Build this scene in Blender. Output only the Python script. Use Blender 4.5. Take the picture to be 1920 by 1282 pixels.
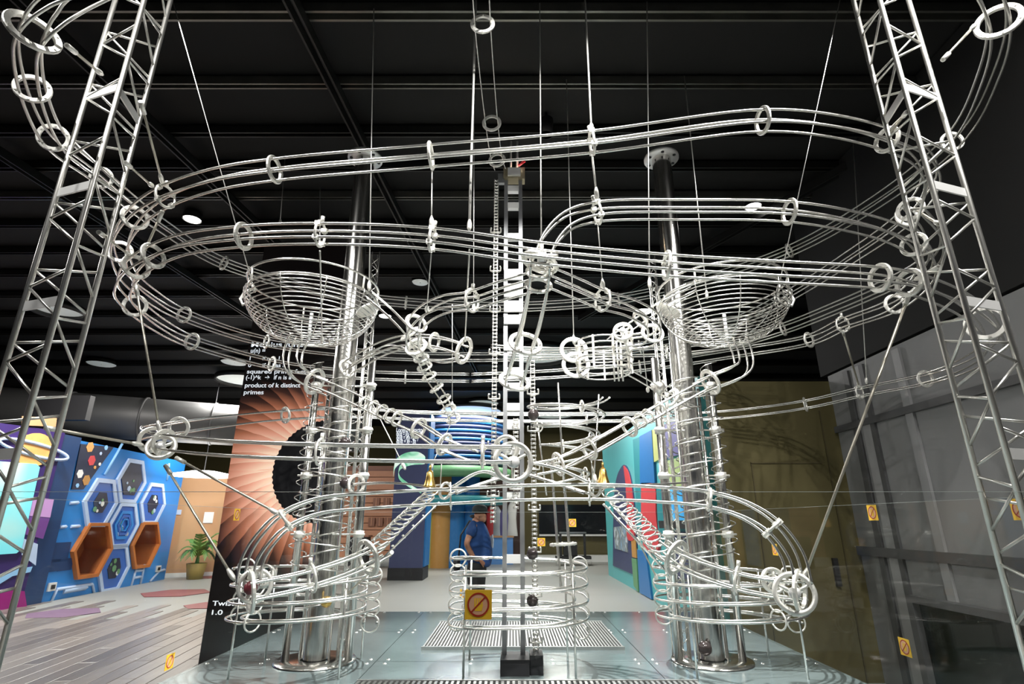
import bpy, math, random
from mathutils import Vector, Matrix
R = math.radians
random.seed(7)
for o in list(bpy.data.objects): bpy.data.objects.remove(o)
SC = bpy.context.scene
COL = SC.collection
# ------------------------------------------------------------------ camera
F = 1020.0; TH = R(18.2); EYE = 1.57
cT, sT = math.cos(TH), math.sin(TH)
cam = bpy.data.cameras.new('camera'); camo = bpy.data.objects.new('camera', cam); COL.objects.link(camo)
cam.sensor_width = 36; cam.lens = F/1920*36; cam.clip_start = .05; cam.clip_end = 200
camo.location = (0, 0, EYE); camo.rotation_euler = (R(90)+TH, 0, 0)
SC.camera = camo
# ------------------------------------------------------------------ world, exposure
w = bpy.data.worlds.new('world'); SC.world = w; w.use_nodes = True
w.node_tree.nodes['Background'].inputs[0].default_value = (.8, .88, 1, 1)
w.node_tree.nodes['Background'].inputs[1].default_value = .035
vs = SC.view_settings; vs.view_transform = 'Standard'; vs.look = 'None'; vs.gamma = 1; vs.exposure = 0.0
vs.use_curve_mapping = False
CEIL = 5.57; PLAT = .57
def aim(o, target): o.rotation_euler = (Vector(target)-o.location).to_track_quat('-Z', 'Y').to_euler()
# area lights of the hall (fixtures are built further down around them)
HALL = [((-8.6, 9.6, 5.3), .8, 420, (1, .96, .9)), ((-7.5, 15, 5.3), 1.6, 430, (1, .97, .92)), ((-1.5, 19.5, 5.3), 2.2, 420, (1, .97, .92)),
        ((.6, 12.5, 5.3), 1.6, 360, (1, .98, .95)), ((1.6, 20.5, 5.3), 1.4, 170, (1, .97, .9)), ((-8.2, 6.0, 5.3), 1.2, 130, (1, .97, .92)),
        ((2.6, 1.2, 5.3), .6, 110, (1, .97, .92))]  # small last lamp is added out of view to brighten the grey wall
for i, (p, s, e, c) in enumerate(HALL):
    l = bpy.data.lights.new('hall_light', 'AREA'); l.shape = 'DISK'; l.size = s; l.energy = e; l.color = c
    o = bpy.data.objects.new('hall_light', l); o.location = p; COL.objects.link(o)
# ceiling spotlights over the sculpture: position, target, watts, cone
SPOTS = [((.55, 1.0, 5.3), (.1, 3.7, 2.5), 1300, 56), ((-1.7, 1.3, 5.3), (-1.6, 4.2, 1.8), 430, 58), ((1.9, 1.3, 5.3), (1.6, 4.2, 1.8), 430, 58),
         ((.35, 4.6, 5.3), (.1, 4.2, .6), 2200, 70), ((-2.6, 3.0, 5.3), (-1.3, 4.6, .6), 170, 75), ((2.7, 3.0, 5.3), (1.3, 4.6, .6), 170, 75),
         ((-3.2, .6, 5.3), (-1.8, 2.6, 3.2), 330, 75), ((3.2, .6, 5.3), (1.9, 2.6, 3.2), 330, 75)]
SPOTLAMPS = []
for p, t, e, c in SPOTS:
    l = bpy.data.lights.new('spot_light', 'SPOT'); l.energy = e; l.spot_size = R(c); l.spot_blend = .5; l.shadow_soft_size = .03; l.color = (1, .985, .95)
    o = bpy.data.objects.new('spot_light', l); o.location = p; COL.objects.link(o); aim(o, t); SPOTLAMPS.append(o)
# ------------------------------------------------------------------ pixel helpers (photo frame 1920 x 1282)
def W(px, py, z):                      # pixel and depth along the lens axis -> world point
    a = (px-960)/F*z; b = (641-py)/F*z
    return Vector((a, z*cT-b*sT, EYE+z*sT+b*cT))
CAMP = Vector((0, 0, EYE))
def ray(px, py): return (W(px, py, 1)-CAMP)
def onplane(px, py, p0, n):
    d = ray(px, py); n = Vector(n); return CAMP+d*((Vector(p0)-CAMP).dot(n)/d.dot(n))
def G(px, py, h): return onplane(px, py, (0, 0, h), (0, 0, 1))
def atD(px, py, D): return onplane(px, py, (0, D, 0), (0, 1, 0))
# ------------------------------------------------------------------ materials
def nodes(name):
    m = bpy.data.materials.new(name); m.use_nodes = True
    return m, m.node_tree.nodes, m.node_tree.links, m.node_tree.nodes['Principled BSDF']
def mat(name, col, rough=.5, metal=0., var=.08, scale=8., bump=0., emit=None, es=1., coat=0.):
    m, N, L, b = nodes(name)
    b.inputs['Roughness'].default_value = rough; b.inputs['Metallic'].default_value = metal
    if coat: b.inputs['Coat Weight'].default_value = coat
    tc = N.new('ShaderNodeTexCoord'); nz = N.new('ShaderNodeTexNoise'); nz.inputs['Scale'].default_value = scale; nz.inputs['Detail'].default_value = 4
    L.new(tc.outputs['Object'], nz.inputs['Vector'])
    mx = N.new('ShaderNodeMix'); mx.data_type = 'RGBA'
    mx.inputs[6].default_value = tuple(max(0, c*(1-var)) for c in col)+(1,); mx.inputs[7].default_value = tuple(min(1, c*(1+var)) for c in col)+(1,)
    L.new(nz.outputs['Fac'], mx.inputs[0]); L.new(mx.outputs[2], b.inputs['Base Color'])
    if bump:
        bp = N.new('ShaderNodeBump'); bp.inputs['Strength'].default_value = bump; bp.inputs['Distance'].default_value = .01
        L.new(nz.outputs['Fac'], bp.inputs['Height']); L.new(bp.outputs[0], b.inputs['Normal'])
    if emit:
        b.inputs['Emission Color'].default_value = emit+(1,); b.inputs['Emission Strength'].default_value = es
    return m
M = {}
M['steel'] = mat('polished_steel', (.88, .87, .83), .27, 1, .05, 30)
M['steel_far'] = mat('satin_steel', (.76, .75, .71), .33, 1, .06, 30)
M['ring'] = mat('ring_steel', (.86, .85, .8), .42, .75, .08, 40)
M['column'] = mat('column_steel', (.72, .71, .68), .2, 1, .05, 6)
M['post'] = mat('aluminium_post', (.36, .37, .38), .36, .9, .05, 12)
M['plate'] = mat('machined_plate', (.8, .8, .79), .45, .6, .05, 20)
M['cable'] = mat('steel_cable', (.75, .74, .7), .4, .8, .1, 80)
M['rod'] = mat('weathered_rod', (.55, .52, .44), .4, .85, .2, 20)
M['chain'] = mat('chain_steel', (.66, .64, .6), .35, .95, .2, 60)
M['darkball'] = mat('dark_ball', (.05, .04, .04), .15, .3, .2, 12)
M['redball'] = mat('red_ball', (.16, .03, .04), .12, .1, .2, 12, coat=.5)
M['brass'] = mat('brass', (.75, .48, .14), .25, 1, .12, 20)
M['red'] = mat('red_plastic', (.5, .02, .03), .4)
M['ceiling'] = mat('ceiling_black', (.0045, .0047, .0045), .85, 0, .3, 1.5, .2)
M['beam'] = mat('beam_black', (.013, .013, .012), .45, .1, .3, 6)
M['beam_steel'] = mat('beam_lit_steel', (.2, .2, .18), .32, .8, .3, 5)  # lighter tone stands in for lamp light reflected off these beams
M['duct'] = mat('duct_grey', (.1, .1, .1), .5, .3, .2, 1.2)
M['black'] = mat('black_matte', (.012, .012, .014), .55)
M['white'] = mat('white_paint', (.82, .82, .8), .5)
M['lampwhite'] = mat('lamp_glow', (.9, .9, .88), .5, emit=(1, .98, .93), es=7)
M['lampdim'] = mat('lamp_dim', (.75, .78, .76), .5, emit=(.8, .9, .86), es=.18)
M['olive'] = mat('olive_wall', (.1, .083, .028), .75, 0, .12, .7, .05)
M['olive_trim'] = mat('olive_seam', (.07, .055, .02), .7)
M['greywall'] = mat('grey_wall', (.22, .222, .225), .7, 0, .12, .5, .05)
M['greydark'] = mat('grey_groove', (.085, .086, .088), .6)
M['greylight'] = mat('grey_band', (.29, .292, .295), .6)
M['darkdoor'] = mat('dark_door', (.006, .012, .011), .25)
M['concrete'] = mat('concrete_floor', (.36, .36, .34), .42, 0, .09, .8, .05)
M['teal'] = mat('mural_teal', (.09, .42, .43), .38, 0, .05, 1)
M['tealdark'] = mat('mural_deep_teal', (.03, .25, .28), .38)
M['navy'] = mat('mural_navy', (.045, .055, .13), .45)
M['mred'] = mat('mural_red', (.62, .06, .07), .4)
M['mblue'] = mat('mural_blue', (.02, .16, .42), .38)
M['myellow'] = mat('mural_yellow_green', (.5, .55, .18), .45)
M['mlav'] = mat('mural_lavender', (.18, .17, .42), .4)
M['morange'] = mat('mural_orange', (.5, .25, .06), .45)
M['mgreen'] = mat('mural_green', (.12, .3, .14), .45)
M['panelblue'] = mat('panel_blue', (.02, .23, .66), .4, 0, .14, .9)
M['panelblue2'] = mat('panel_mid_blue', (.03, .13, .5), .4, 0, .1, 1.5)
M['panelpale'] = mat('panel_pale_blue', (.5, .63, .86), .45)
M['paneldeep'] = mat('panel_deep_blue', (.008, .045, .15), .4)
M['panelline'] = mat('panel_line_blue', (.3, .58, .9), .45)
M['space'] = mat('space_dark', (.012, .018, .05), .5, 0, .6, 5)
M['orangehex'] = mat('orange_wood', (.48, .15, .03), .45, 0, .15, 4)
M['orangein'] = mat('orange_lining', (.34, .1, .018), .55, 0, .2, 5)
M['ochre'] = mat('ochre_planet', (.8, .38, .12), .5, 0, .35, 5)
M['purple'] = mat('space_purple', (.03, .012, .11), .5, 0, .3, .8)
M['violet'] = mat('wave_violet', (.16, .05, .26), .5)
M['pink'] = mat('wave_pink', (.55, .3, .62), .5)
M['magenta'] = mat('wave_magenta', (.33, .01, .2), .5)
M['woodwall'] = mat('plywood_wall', (.5, .28, .14), .5, 0, .12, 1.4, .03)
M['facade'] = mat('orange_board', (.62, .3, .18), .55, 0, .1, 2)
M['facadedark'] = mat('orange_window', (.3, .13, .08), .5)
M['leaf'] = mat('palm_leaf', (.1, .24, .05), .45, 0, .35, 6)
M['pot'] = mat('pot_ochre', (.3, .2, .05), .6)
M['chair'] = mat('chair_blue', (.02, .12, .48), .4)
M['chairy'] = mat('chair_yellow', (.6, .45, .05), .4)
M['sticker'] = mat('sticker_yellow', (.92, .55, .03), .5, 0, .05, 20)
M['stickred'] = mat('sticker_red', (.42, .03, .01), .5)
M['stickpale'] = mat('sticker_pale', (.78, .42, .25), .5)
M['skin'] = mat('skin', (.42, .2, .12), .55, 0, .1, 10)
M['shirt'] = mat('shirt_blue', (.008, .05, .19), .8, 0, .1, 14)
M['shirtprint'] = mat('shirt_print', (.5, .55, .6), .8)
M['trouser'] = mat('trousers_black', (.008, .008, .009), .8)
M['cap'] = mat('cap_dark', (.02, .03, .03), .8)
M['redmat'] = mat('floor_red_mat', (.27, .07, .07), .55, 0, .15, 3)
M['mauvemat'] = mat('floor_mauve_mat', (.2, .12, .2), .55, 0, .15, 3)
M['platform'] = mat('platform_steel', (.15, .19, .195), .2, .25, .16, 2.2, .02)
M['platside'] = mat('platform_side', (.03, .03, .03), .5)
M['grate'] = mat('grate_steel', (.5, .51, .5), .35, .8, .1, 10)
M['rivet'] = mat('rivet_steel', (.8, .8, .78), .3, .9)
M['glassedge'] = mat('glass_edge_highlight', (.5, .54, .52), .25, 0, .05, 20); M['glowtext'] = mat('emissive_lettering', (.85, .88, .9), .5, emit=(.85, .92, 1.0), es=.75)  # pale edge paints in the glass highlight; lettering has its own emission
def screen_mat(name, c1, c2, c3, scale, es):
    m, N, L, b = nodes(name)
    tc = N.new('ShaderNodeTexCoord'); nz = N.new('ShaderNodeTexNoise'); nz.inputs['Scale'].default_value = scale; nz.inputs['Distortion'].default_value = 1.2; nz.inputs['Detail'].default_value = 1
    L.new(tc.outputs['Object'], nz.inputs['Vector']); cr = N.new('ShaderNodeValToRGB'); L.new(nz.outputs['Fac'], cr.inputs[0])
    e = cr.color_ramp.elements; e[0].position = .35; e[0].color = c1+(1,); e[1].position = .65; e[1].color = c3+(1,); k = e.new(.5); k.color = c2+(1,)
    L.new(cr.outputs[0], b.inputs['Base Color']); L.new(cr.outputs[0], b.inputs['Emission Color']); b.inputs['Emission Strength'].default_value = es; b.inputs['Roughness'].default_value = .3
    return m
M['scr_cyan'] = screen_mat('screen_cyan', (.1, .6, .75), (.2, .68, .75), (.85, .62, .4), .55, .28)
M['scr_map'] = screen_mat('screen_map', (.4, .5, .15), (.5, .62, .3), (.2, .5, .6), 1.4, .25)
M['scr_blue'] = screen_mat('screen_blue', (.02, .3, .75), (.1, .5, .9), (.3, .7, .9), 1.2, .4)
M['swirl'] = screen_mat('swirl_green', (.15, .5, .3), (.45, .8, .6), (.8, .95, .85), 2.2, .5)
M['photo'] = screen_mat('wall_photo', (.3, .45, .6), (.2, .22, .2), (.6, .68, .72), 3.5, 0)
def glass_mat():
    m, N, L, b = nodes('clear_glass'); N.remove(b)
    t = N.new('ShaderNodeBsdfTransparent'); t.inputs[0].default_value = (.985, .99, .985, 1)
    g = N.new('ShaderNodeBsdfGlossy'); g.inputs['Roughness'].default_value = .01; lw = N.new('ShaderNodeLayerWeight'); lw.inputs[0].default_value = .5; pw = N.new('ShaderNodeMath'); pw.operation = 'POWER'; pw.inputs[1].default_value = 5; L.new(lw.outputs['Facing'], pw.inputs[0]); f = N.new('ShaderNodeMath'); f.operation = 'MULTIPLY_ADD'; f.inputs[1].default_value = .5; f.inputs[2].default_value = .012; L.new(pw.outputs[0], f.inputs[0])
    x = N.new('ShaderNodeMixShader'); L.new(f.outputs[0], x.inputs[0]); L.new(t.outputs[0], x.inputs[1]); L.new(g.outputs[0], x.inputs[2]); L.new(x.outputs[0], N['Material Output'].inputs[0])
    return m
M['glass'] = glass_mat()
def plank_mat():
    m, N, L, b = nodes('floor_plank'); b.inputs['Roughness'].default_value = .34
    tc = N.new('ShaderNodeTexCoord'); oi = N.new('ShaderNodeObjectInfo'); mp = N.new('ShaderNodeMapping'); mp.inputs['Scale'].default_value = (9, .8, 1)
    nz = N.new('ShaderNodeTexNoise'); nz.inputs['Scale'].default_value = 2.5; nz.inputs['Detail'].default_value = 6
    L.new(tc.outputs['Object'], mp.inputs[0]); L.new(mp.outputs[0], nz.inputs['Vector'])
    ad = N.new('ShaderNodeMath'); ad.operation = 'MULTIPLY_ADD'; ad.inputs[1].default_value = .55; L.new(oi.outputs['Random'], ad.inputs[0]); mu = N.new('ShaderNodeMath'); mu.operation = 'MULTIPLY'; mu.inputs[1].default_value = .5
    L.new(nz.outputs['Fac'], mu.inputs[0]); L.new(mu.outputs[0], ad.inputs[2]); cr = N.new('ShaderNodeValToRGB'); L.new(ad.outputs[0], cr.inputs[0])
    e = cr.color_ramp.elements; e[0].position = .15; e[0].color = (.11, .09, .085, 1); e[1].position = .85; e[1].color = (.38, .33, .30, 1)
    L.new(cr.outputs[0], b.inputs['Base Color']); return m
M['plank'] = plank_mat()
def moebius_mat(cx, cz, rad):
    # printed picture: pleated salmon fan around a black disc; object space x right, z up from the panel's base
    m, N, L, b = nodes('printed_fan_picture'); b.inputs['Roughness'].default_value = .4
    def mth(op, a, c=None, d=None):
        n = N.new('ShaderNodeMath'); n.operation = op
        for i, v in enumerate((a, c, d)):
            if v is None: continue
            if isinstance(v, (int, float)): n.inputs[i].default_value = v
            else: L.new(v, n.inputs[i])
        return n.outputs[0]
    tc = N.new('ShaderNodeTexCoord'); sp = N.new('ShaderNodeSeparateXYZ'); L.new(tc.outputs['Object'], sp.inputs[0])
    dx = mth('SUBTRACT', sp.outputs[0], cx); dz = mth('SUBTRACT', sp.outputs[2], cz)
    rr = mth('SQRT', mth('ADD', mth('MULTIPLY', dx, dx), mth('MULTIPLY', dz, dz)))
    an = mth('ARCTAN2', dz, dx)
    nz = N.new('ShaderNodeTexNoise'); nz.inputs['Scale'].default_value = 5; L.new(tc.outputs['Object'], nz.inputs['Vector'])
    ph = mth('ADD', mth('MULTIPLY', an, 16.), mth('ADD', mth('MULTIPLY', rr, -3.), mth('MULTIPLY', nz.outputs['Fac'], .5)))
    saw = mth('FRACT', mth('MULTIPLY', ph, .5))
    edge = mth('ADD', rad, mth('MULTIPLY', mth('SINE', mth('MULTIPLY', an, 60.)), .006))
    re = mth('SQRT', mth('ADD', mth('MULTIPLY', mth('MULTIPLY', dx, dx), .42), mth('MULTIPLY', dz, dz))); q = mth('SUBTRACT', mth('MAXIMUM', re, mth('MULTIPLY', rr, .62)), mth('MULTIPLY', edge, .62))
    tone = mth('SUBTRACT', mth('MULTIPLY_ADD', saw, .16, .92), mth('MULTIPLY', q, .95))
    cr = N.new('ShaderNodeValToRGB'); L.new(tone, cr.inputs[0])
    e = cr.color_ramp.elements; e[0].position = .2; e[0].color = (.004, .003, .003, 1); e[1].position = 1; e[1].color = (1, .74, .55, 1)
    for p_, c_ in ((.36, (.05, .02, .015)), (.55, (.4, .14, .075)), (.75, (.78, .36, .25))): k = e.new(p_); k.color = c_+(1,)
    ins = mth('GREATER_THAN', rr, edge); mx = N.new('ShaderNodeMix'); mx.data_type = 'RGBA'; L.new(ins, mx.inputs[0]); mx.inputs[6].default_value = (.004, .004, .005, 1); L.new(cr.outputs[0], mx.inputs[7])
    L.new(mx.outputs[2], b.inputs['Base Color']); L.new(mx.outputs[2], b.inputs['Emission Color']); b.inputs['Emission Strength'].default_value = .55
    return m
# ------------------------------------------------------------------ mesh builder
ORG = {}
def org(o): return ORG[o] if o is not None else Vector((0, 0, 0))
class MB:
    def __init__(s): s.v = []; s.f = []; s.sm = []
    def add(s, vs_, fs, sm=False):
        n = len(s.v); s.v += [Vector(a) for a in vs_]
        for f in fs: s.f.append(tuple(i+n for i in f)); s.sm.append(sm)
        return s
    def box(s, c, d, m=None):
        c = Vector(c); hx, hy, hz = d[0]/2, d[1]/2, d[2]/2
        vv = [Vector((x, y, z)) for z in (-hz, hz) for y in (-hy, hy) for x in (-hx, hx)]
        if m is not None: vv = [m @ a for a in vv]
        return s.add([c+a for a in vv], [(0, 2, 3, 1), (4, 5, 7, 6), (0, 1, 5, 4), (2, 6, 7, 3), (0, 4, 6, 2), (1, 3, 7, 5)])
    def tube(s, pts, r, seg=8, closed=False, cap=True):
        pts = [Vector(p) for p in pts]; n = len(pts); rs = r if isinstance(r, (list, tuple)) else [r]*n
        ref = None; vv = []
        for i, p in enumerate(pts):
            a = pts[(i-1) % n] if (closed or i > 0) else p; b = pts[(i+1) % n] if (closed or i < n-1) else p
            t = (b-a).normalized() if (b-a).length > 1e-9 else Vector((0, 0, 1))
            if ref is None: ref = Vector((0, 0, 1)) if abs(t.z) < .9 else Vector((1, 0, 0))
            u = ref-t*ref.dot(t)
            u = u.normalized() if u.length > 1e-6 else t.orthogonal().normalized()
            ref = u; w_ = t.cross(u)
            for k in range(seg):
                an = 2*math.pi*k/seg; vv.append(p+(u*math.cos(an)+w_*math.sin(an))*rs[i])
        fs = []; m = n if closed else n-1
        for i in range(m):
            j = (i+1) % n
            for k in range(seg): k2 = (k+1) % seg; fs.append((i*seg+k, i*seg+k2, j*seg+k2, j*seg+k))
        s.add(vv, fs, True)
        if not closed and cap:
            b0 = len(s.v)-n*seg
            s.f.append(tuple(b0+k for k in reversed(range(seg)))); s.sm.append(False); s.f.append(tuple(b0+(n-1)*seg+k for k in range(seg))); s.sm.append(False)
        return s
    def lathe(s, prof, c=(0, 0, 0), seg=24, m=None):
        c = Vector(c); vv = []
        for r_, z in prof:
            for k in range(seg):
                a = 2*math.pi*k/seg; q = Vector((r_*math.cos(a), r_*math.sin(a), z)); vv.append(c+(m @ q if m is not None else q))
        fs = []
        for i in range(len(prof)-1):
            for k in range(seg): k2 = (k+1) % seg; fs.append((i*seg+k, i*seg+k2, (i+1)*seg+k2, (i+1)*seg+k))
        return s.add(vv, fs, True)
    def prism(s, poly, p0, u, v, n, th):      # polygon in plane (u,v) extruded along n
        p0, u, v, n = Vector(p0), Vector(u), Vector(v), Vector(n); k = len(poly)
        A = [p0+u*a+v*b for a, b in poly]; B = [q+n*th for q in A]
        fs = [tuple(range(k)), tuple(reversed(range(k, 2*k)))]+[(i, i+k, (i+1) % k+k, (i+1) % k) for i in range(k)]
        return s.add(A+B, fs)
    def ball(s, c, r, seg=16, sc=(1, 1, 1)):
        pr = [(max(1e-4, r*math.sin(math.pi*i/10)), -r*math.cos(math.pi*i/10)) for i in range(11)]
        return s.lathe(pr, c, seg, Matrix.Diagonal(Vector(sc)))
    def build(s, name, m, parent=None, origin=None):
        xs = [a.x for a in s.v]; ys = [a.y for a in s.v]; zs = [a.z for a in s.v]
        o0 = Vector(origin) if origin is not None else Vector(((min(xs)+max(xs))/2, (min(ys)+max(ys))/2, min(zs)))
        me = bpy.data.meshes.new(name); me.from_pydata([a-o0 for a in s.v], [], s.f); me.polygons.foreach_set('use_smooth', s.sm)
        me.materials.append(M[m] if isinstance(m, str) else m); me.update()
        return place(name, me, o0, parent)
def place(name, data, loc, parent=None, rot=None):
    o = bpy.data.objects.new(name, data); COL.objects.link(o); ORG[o] = Vector(loc); o.parent = parent
    mt = Matrix.Translation(Vector(loc)-org(parent))
    if rot is not None: mt = mt @ rot.to_4x4()
    o.matrix_basis = mt; return o
def tag(o, label=None, cat=None, group=None, kind=None):
    if label: o['label'] = label
    if cat: o['category'] = cat
    if group: o['group'] = group
    if kind: o['kind'] = kind
    return o
def thing(name, label, cat, loc, group=None): return tag(place(name, None, loc), label, cat, group)
def fix_normals(me):
    import bmesh
    bm = bmesh.new(); bm.from_mesh(me); bmesh.ops.recalc_face_normals(bm, faces=bm.faces); bm.to_mesh(me); bm.free()
def catmull(P, n=10, closed=False):
    P = [Vector(p) for p in P]; k = len(P); out = []; idx = []
    def g(i): return P[i % k] if closed else (P[i] if 0 <= i < k else (P[0]*2-P[1] if i < 0 else P[-1]*2-P[-2]))
    for i in range(k if closed else k-1):
        a, b, c, d = g(i-1), g(i), g(i+1), g(i+2)
        t0, t1, t2, t3 = 0, 0, 0, 0
        t1 = t0+max(1e-4, (b-a).length**.5); t2 = t1+max(1e-4, (c-b).length**.5); t3 = t2+max(1e-4, (d-c).length**.5)
        idx.append(len(out))
        for j in range(n):
            t = t1+(t2-t1)*j/n
            A1 = a*((t1-t)/(t1-t0))+b*((t-t0)/(t1-t0)); A2 = b*((t2-t)/(t2-t1))+c*((t-t1)/(t2-t1)); A3 = c*((t3-t)/(t3-t2))+d*((t-t2)/(t3-t2))
            B1 = A1*((t2-t)/(t2-t0))+A2*((t-t0)/(t2-t0)); B2 = A2*((t3-t)/(t3-t1))+A3*((t-t1)/(t3-t1))
            out.append(B1*((t2-t)/(t2-t1))+B2*((t-t1)/(t2-t1)))
    if not closed: idx.append(len(out)); out.append(P[-1])
    return out, idx
def text(name, body, p0, u, v, n, width, m, parent=None, height=None):
    cu = bpy.data.curves.new(name, 'FONT'); cu.body = body; cu.extrude = .002; cu.offset = .012
    o = bpy.data.objects.new(name, cu); COL.objects.link(o)
    bpy.context.view_layer.update(); dg = bpy.context.evaluated_depsgraph_get()
    me = bpy.data.meshes.new_from_object(o.evaluated_get(dg)); bpy.data.objects.remove(o)
    xs = [a.co.x for a in me.vertices]; ys = [a.co.y for a in me.vertices]; sx = width/(max(xs)-min(xs)); sy = height if height else sx
    x0 = min(xs)
    for a in me.vertices:
        q = a.co.copy(); a.co = Vector(u)*((q.x-x0)*sx)+Vector(v)*(q.y*sy)+Vector(n)*(q.z*.5+.003)
    me.materials.clear(); me.materials.append(M[m] if isinstance(m, str) else m)
    return place(name, me, Vector(p0), parent)
X, Y, Z = Vector((1, 0, 0)), Vector((0, 1, 0)), Vector((0, 0, 1))
# ================================================================== SETTING
fl = MB().box((0, 14, -.05), (44, 46, .1)).build('floor', 'concrete'); tag(fl, kind='structure')
ce = MB().box((0, 14, CEIL+.06), (44, 46, .1)).build('ceiling', 'ceiling'); tag(ce, kind='structure')
# cross beams, channels and long pipes under the ceiling
def beam(p, q, wd, hg, m='beam'):
    p, q = Vector(p), Vector(q); t = (q-p).normalized(); s_ = t.cross(Z).normalized(); b = MB()
    for sg in (-1, 1):
        rot = Matrix((t, s_, Z)).transposed()
        b.box((p+q)/2+s_*sg*wd*.4, ((q-p).length, wd*.2, hg), rot)
    b.box((p+q)/2+Z*hg*.45, ((q-p).length, wd, hg*.1), rot)
    return b.build('beam', m, ce)
for D, m, wd in ((3.37, 'beam_steel', .1), (4.12, 'beam_steel', .07), (4.8, 'beam', .08), (5.4, 'beam', .08), (6.0, 'beam_steel', .07), (6.7, 'beam', .08), (7.5, 'beam', .08), (8.3, 'beam', .1),
                 (9.2, 'beam', .1), (10.2, 'beam', .1), (11.3, 'beam', .1), (12.5, 'beam', .1), (13.8, 'beam', .12), (15.2, 'beam', .12), (16.8, 'beam', .12), (18.5, 'beam', .12), (20.5, 'beam', .12)):
    beam((-16, D, CEIL-.06), (16, D, CEIL-.06), wd, .1, m)
for p, q in (((545, 0), (770, 450)), ((250, 200), (480, 420)), ((1700, 250), (1400, 420)), ((20, 300), (420, 560))):
    a, b = G(*p, CEIL-.16), G(*q, CEIL-.16); d = b-a
    beam(a-d*1.2, b+d*2.0, .09, .1)
# back and right walls
wb = MB().box((0, 24.3, 2.8), (44, .2, 5.6)).build('wall_back', 'olive'); tag(wb, kind='structure')
DO = 6.35; xr = 3.8; HW = 3.16; xo = 2.37
wo = MB().box(((xo+xr)/2, DO+.1, HW/2), (xr-xo, .2, HW)).build('wall_olive', 'olive'); tag(wo, kind='structure')
def strip_on(D, x0, y0, x1, y1, m, th=.012, name='seam', par=None):
    a, b = atD(x0, y0, D), atD(x1, y1, D)
    return MB().box(((a.x+b.x)/2, D-th/2, (a.z+b.z)/2), (abs(b.x-a.x)+.012, th, abs(b.z-a.z)+.012), None).build(name, m, par)
strip_on(DO, 1408, 868, 1540, 868, 'olive_trim', par=wo)
a = atD(1408, 868, DO); MB().box((a.x, DO-.006, a.z/2), (.012, .012, a.z)).build('seam', 'olive_trim', wo)
a = atD(1553, 868, DO); MB().box((a.x, DO-.006, 1.4), (.014, .012, 2.8)).build('seam', 'olive_trim', wo)
a = atD(1567, 1072, DO); MB().box((a.x, DO-.02, a.z), (.05, .04, .28)).build('door_pull', 'black', wo)
wr = MB().box((xr+.1, 2.2, HW/2+.03), (.2, 8.3, HW+.06)).build('wall_right', 'greywall'); tag(wr, kind='structure')
def rw(px, py): return onplane(px, py, (xr, 0, 0), (1, 0, 0))
def rline(px, py, wd, m, vert=False):
    p = rw(px, py)
    if vert: MB().box((xr-.012, p.y, HW/2+.02), (.03, wd, HW)).build('wall_batten', m, wr)
    else: MB().box((xr-.02, 2.2, p.z), (.04, 8.3, wd)).build('wall_groove', m, wr)
rline(1640, 787, .07, 'greydark'); rline(1690, 1038, .09, 'greydark')
for px, py, wd, m in ((1640, 960, .09, 'greydark'), (1662, 960, .13, 'greylight'), (1752, 960, .1, 'greylight'), (1720, 1180, .07, 'greydark')): rline(px, py, wd, m, True)
p = rw(1735, 1130); q = rw(1919, 1195)
MB().box((xr-.03, 1.6, p.z/2-.0), (.06, 2*(p.y-1.6), p.z)).build('door_1', 'darkdoor', None)
tag(bpy.data.objects['door_1'], kind='structure')
MB().box((xr-.07, 1.6, p.z+.03), (.1, 2*(p.y-1.6)+.16, .06)).build('door_frame', 'greydark', bpy.data.objects['door_1'])
MB().box((xr-.07, p.y+.04, p.z/2), (.1, .08, p.z)).build('door_frame', 'greydark', bpy.data.objects['door_1'])
# dark soffit over the right wall
so = MB().box((xr+2.0, 2.4, 4.4), (4.0, 8.2, 2.3)).build('trim_1', 'ceiling'); tag(so, kind='structure')
wl = MB().box((-16, 14, 2.8), (.2, 46, 5.6)).build('wall_left', 'black'); tag(wl, kind='structure')
# ---- left wooden floor
LA = R(8.0); LD = Vector((-math.sin(LA), math.cos(LA), 0)); LS = Vector((math.cos(LA), math.sin(LA), 0))
lrot = Matrix((LS, LD, Z)).transposed()
def plank_mesh(L_, W_):
    me = bpy.data.meshes.new('plank'); h = .006; x, y = W_/2-.004, L_/2-.004
    vv = [(-x, -y, -.01), (x, -y, -.01), (x, y, -.01), (-x, y, -.01), (-x, -y, h-.002), (x, -y, h-.002), (x, y, h-.002), (-x, y, h-.002), (-x+.004, -y+.004, h), (x-.004, -y+.004, h), (x-.004, y-.004, h), (-x+.004, y-.004, h)]
    me.from_pydata([Vector(a) for a in vv], [], [(0, 1, 5, 4), (1, 2, 6, 5), (2, 3, 7, 6), (3, 0, 4, 7), (4, 5, 9, 8), (5, 6, 10, 9), (6, 7, 11, 10), (7, 4, 8, 11), (8, 9, 10, 11)])
    me.materials.append(M['plank']); return me
PM = plank_mesh(2.4, .2)
pc = 0
for i in range(40):
    for j in range(-2, 5):
        c = Vector((-2.95, 4.6, .004))-LS*(i*.2)+LD*(j*2.4+(i % 3)*.8)
        if c.x > -2.45 or c.y > 11.2 or pc >= 290: continue
        q = c-CAMP; z = q.y*cT+q.z*sT; px = 960+F*q.x/z
        place('plank', PM, c, fl, lrot); pc += 1
def hexpoly(r, rot=0): return [(r*math.cos(R(60*k+rot)), r*math.sin(R(60*k+rot))) for k in range(6)]
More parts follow.
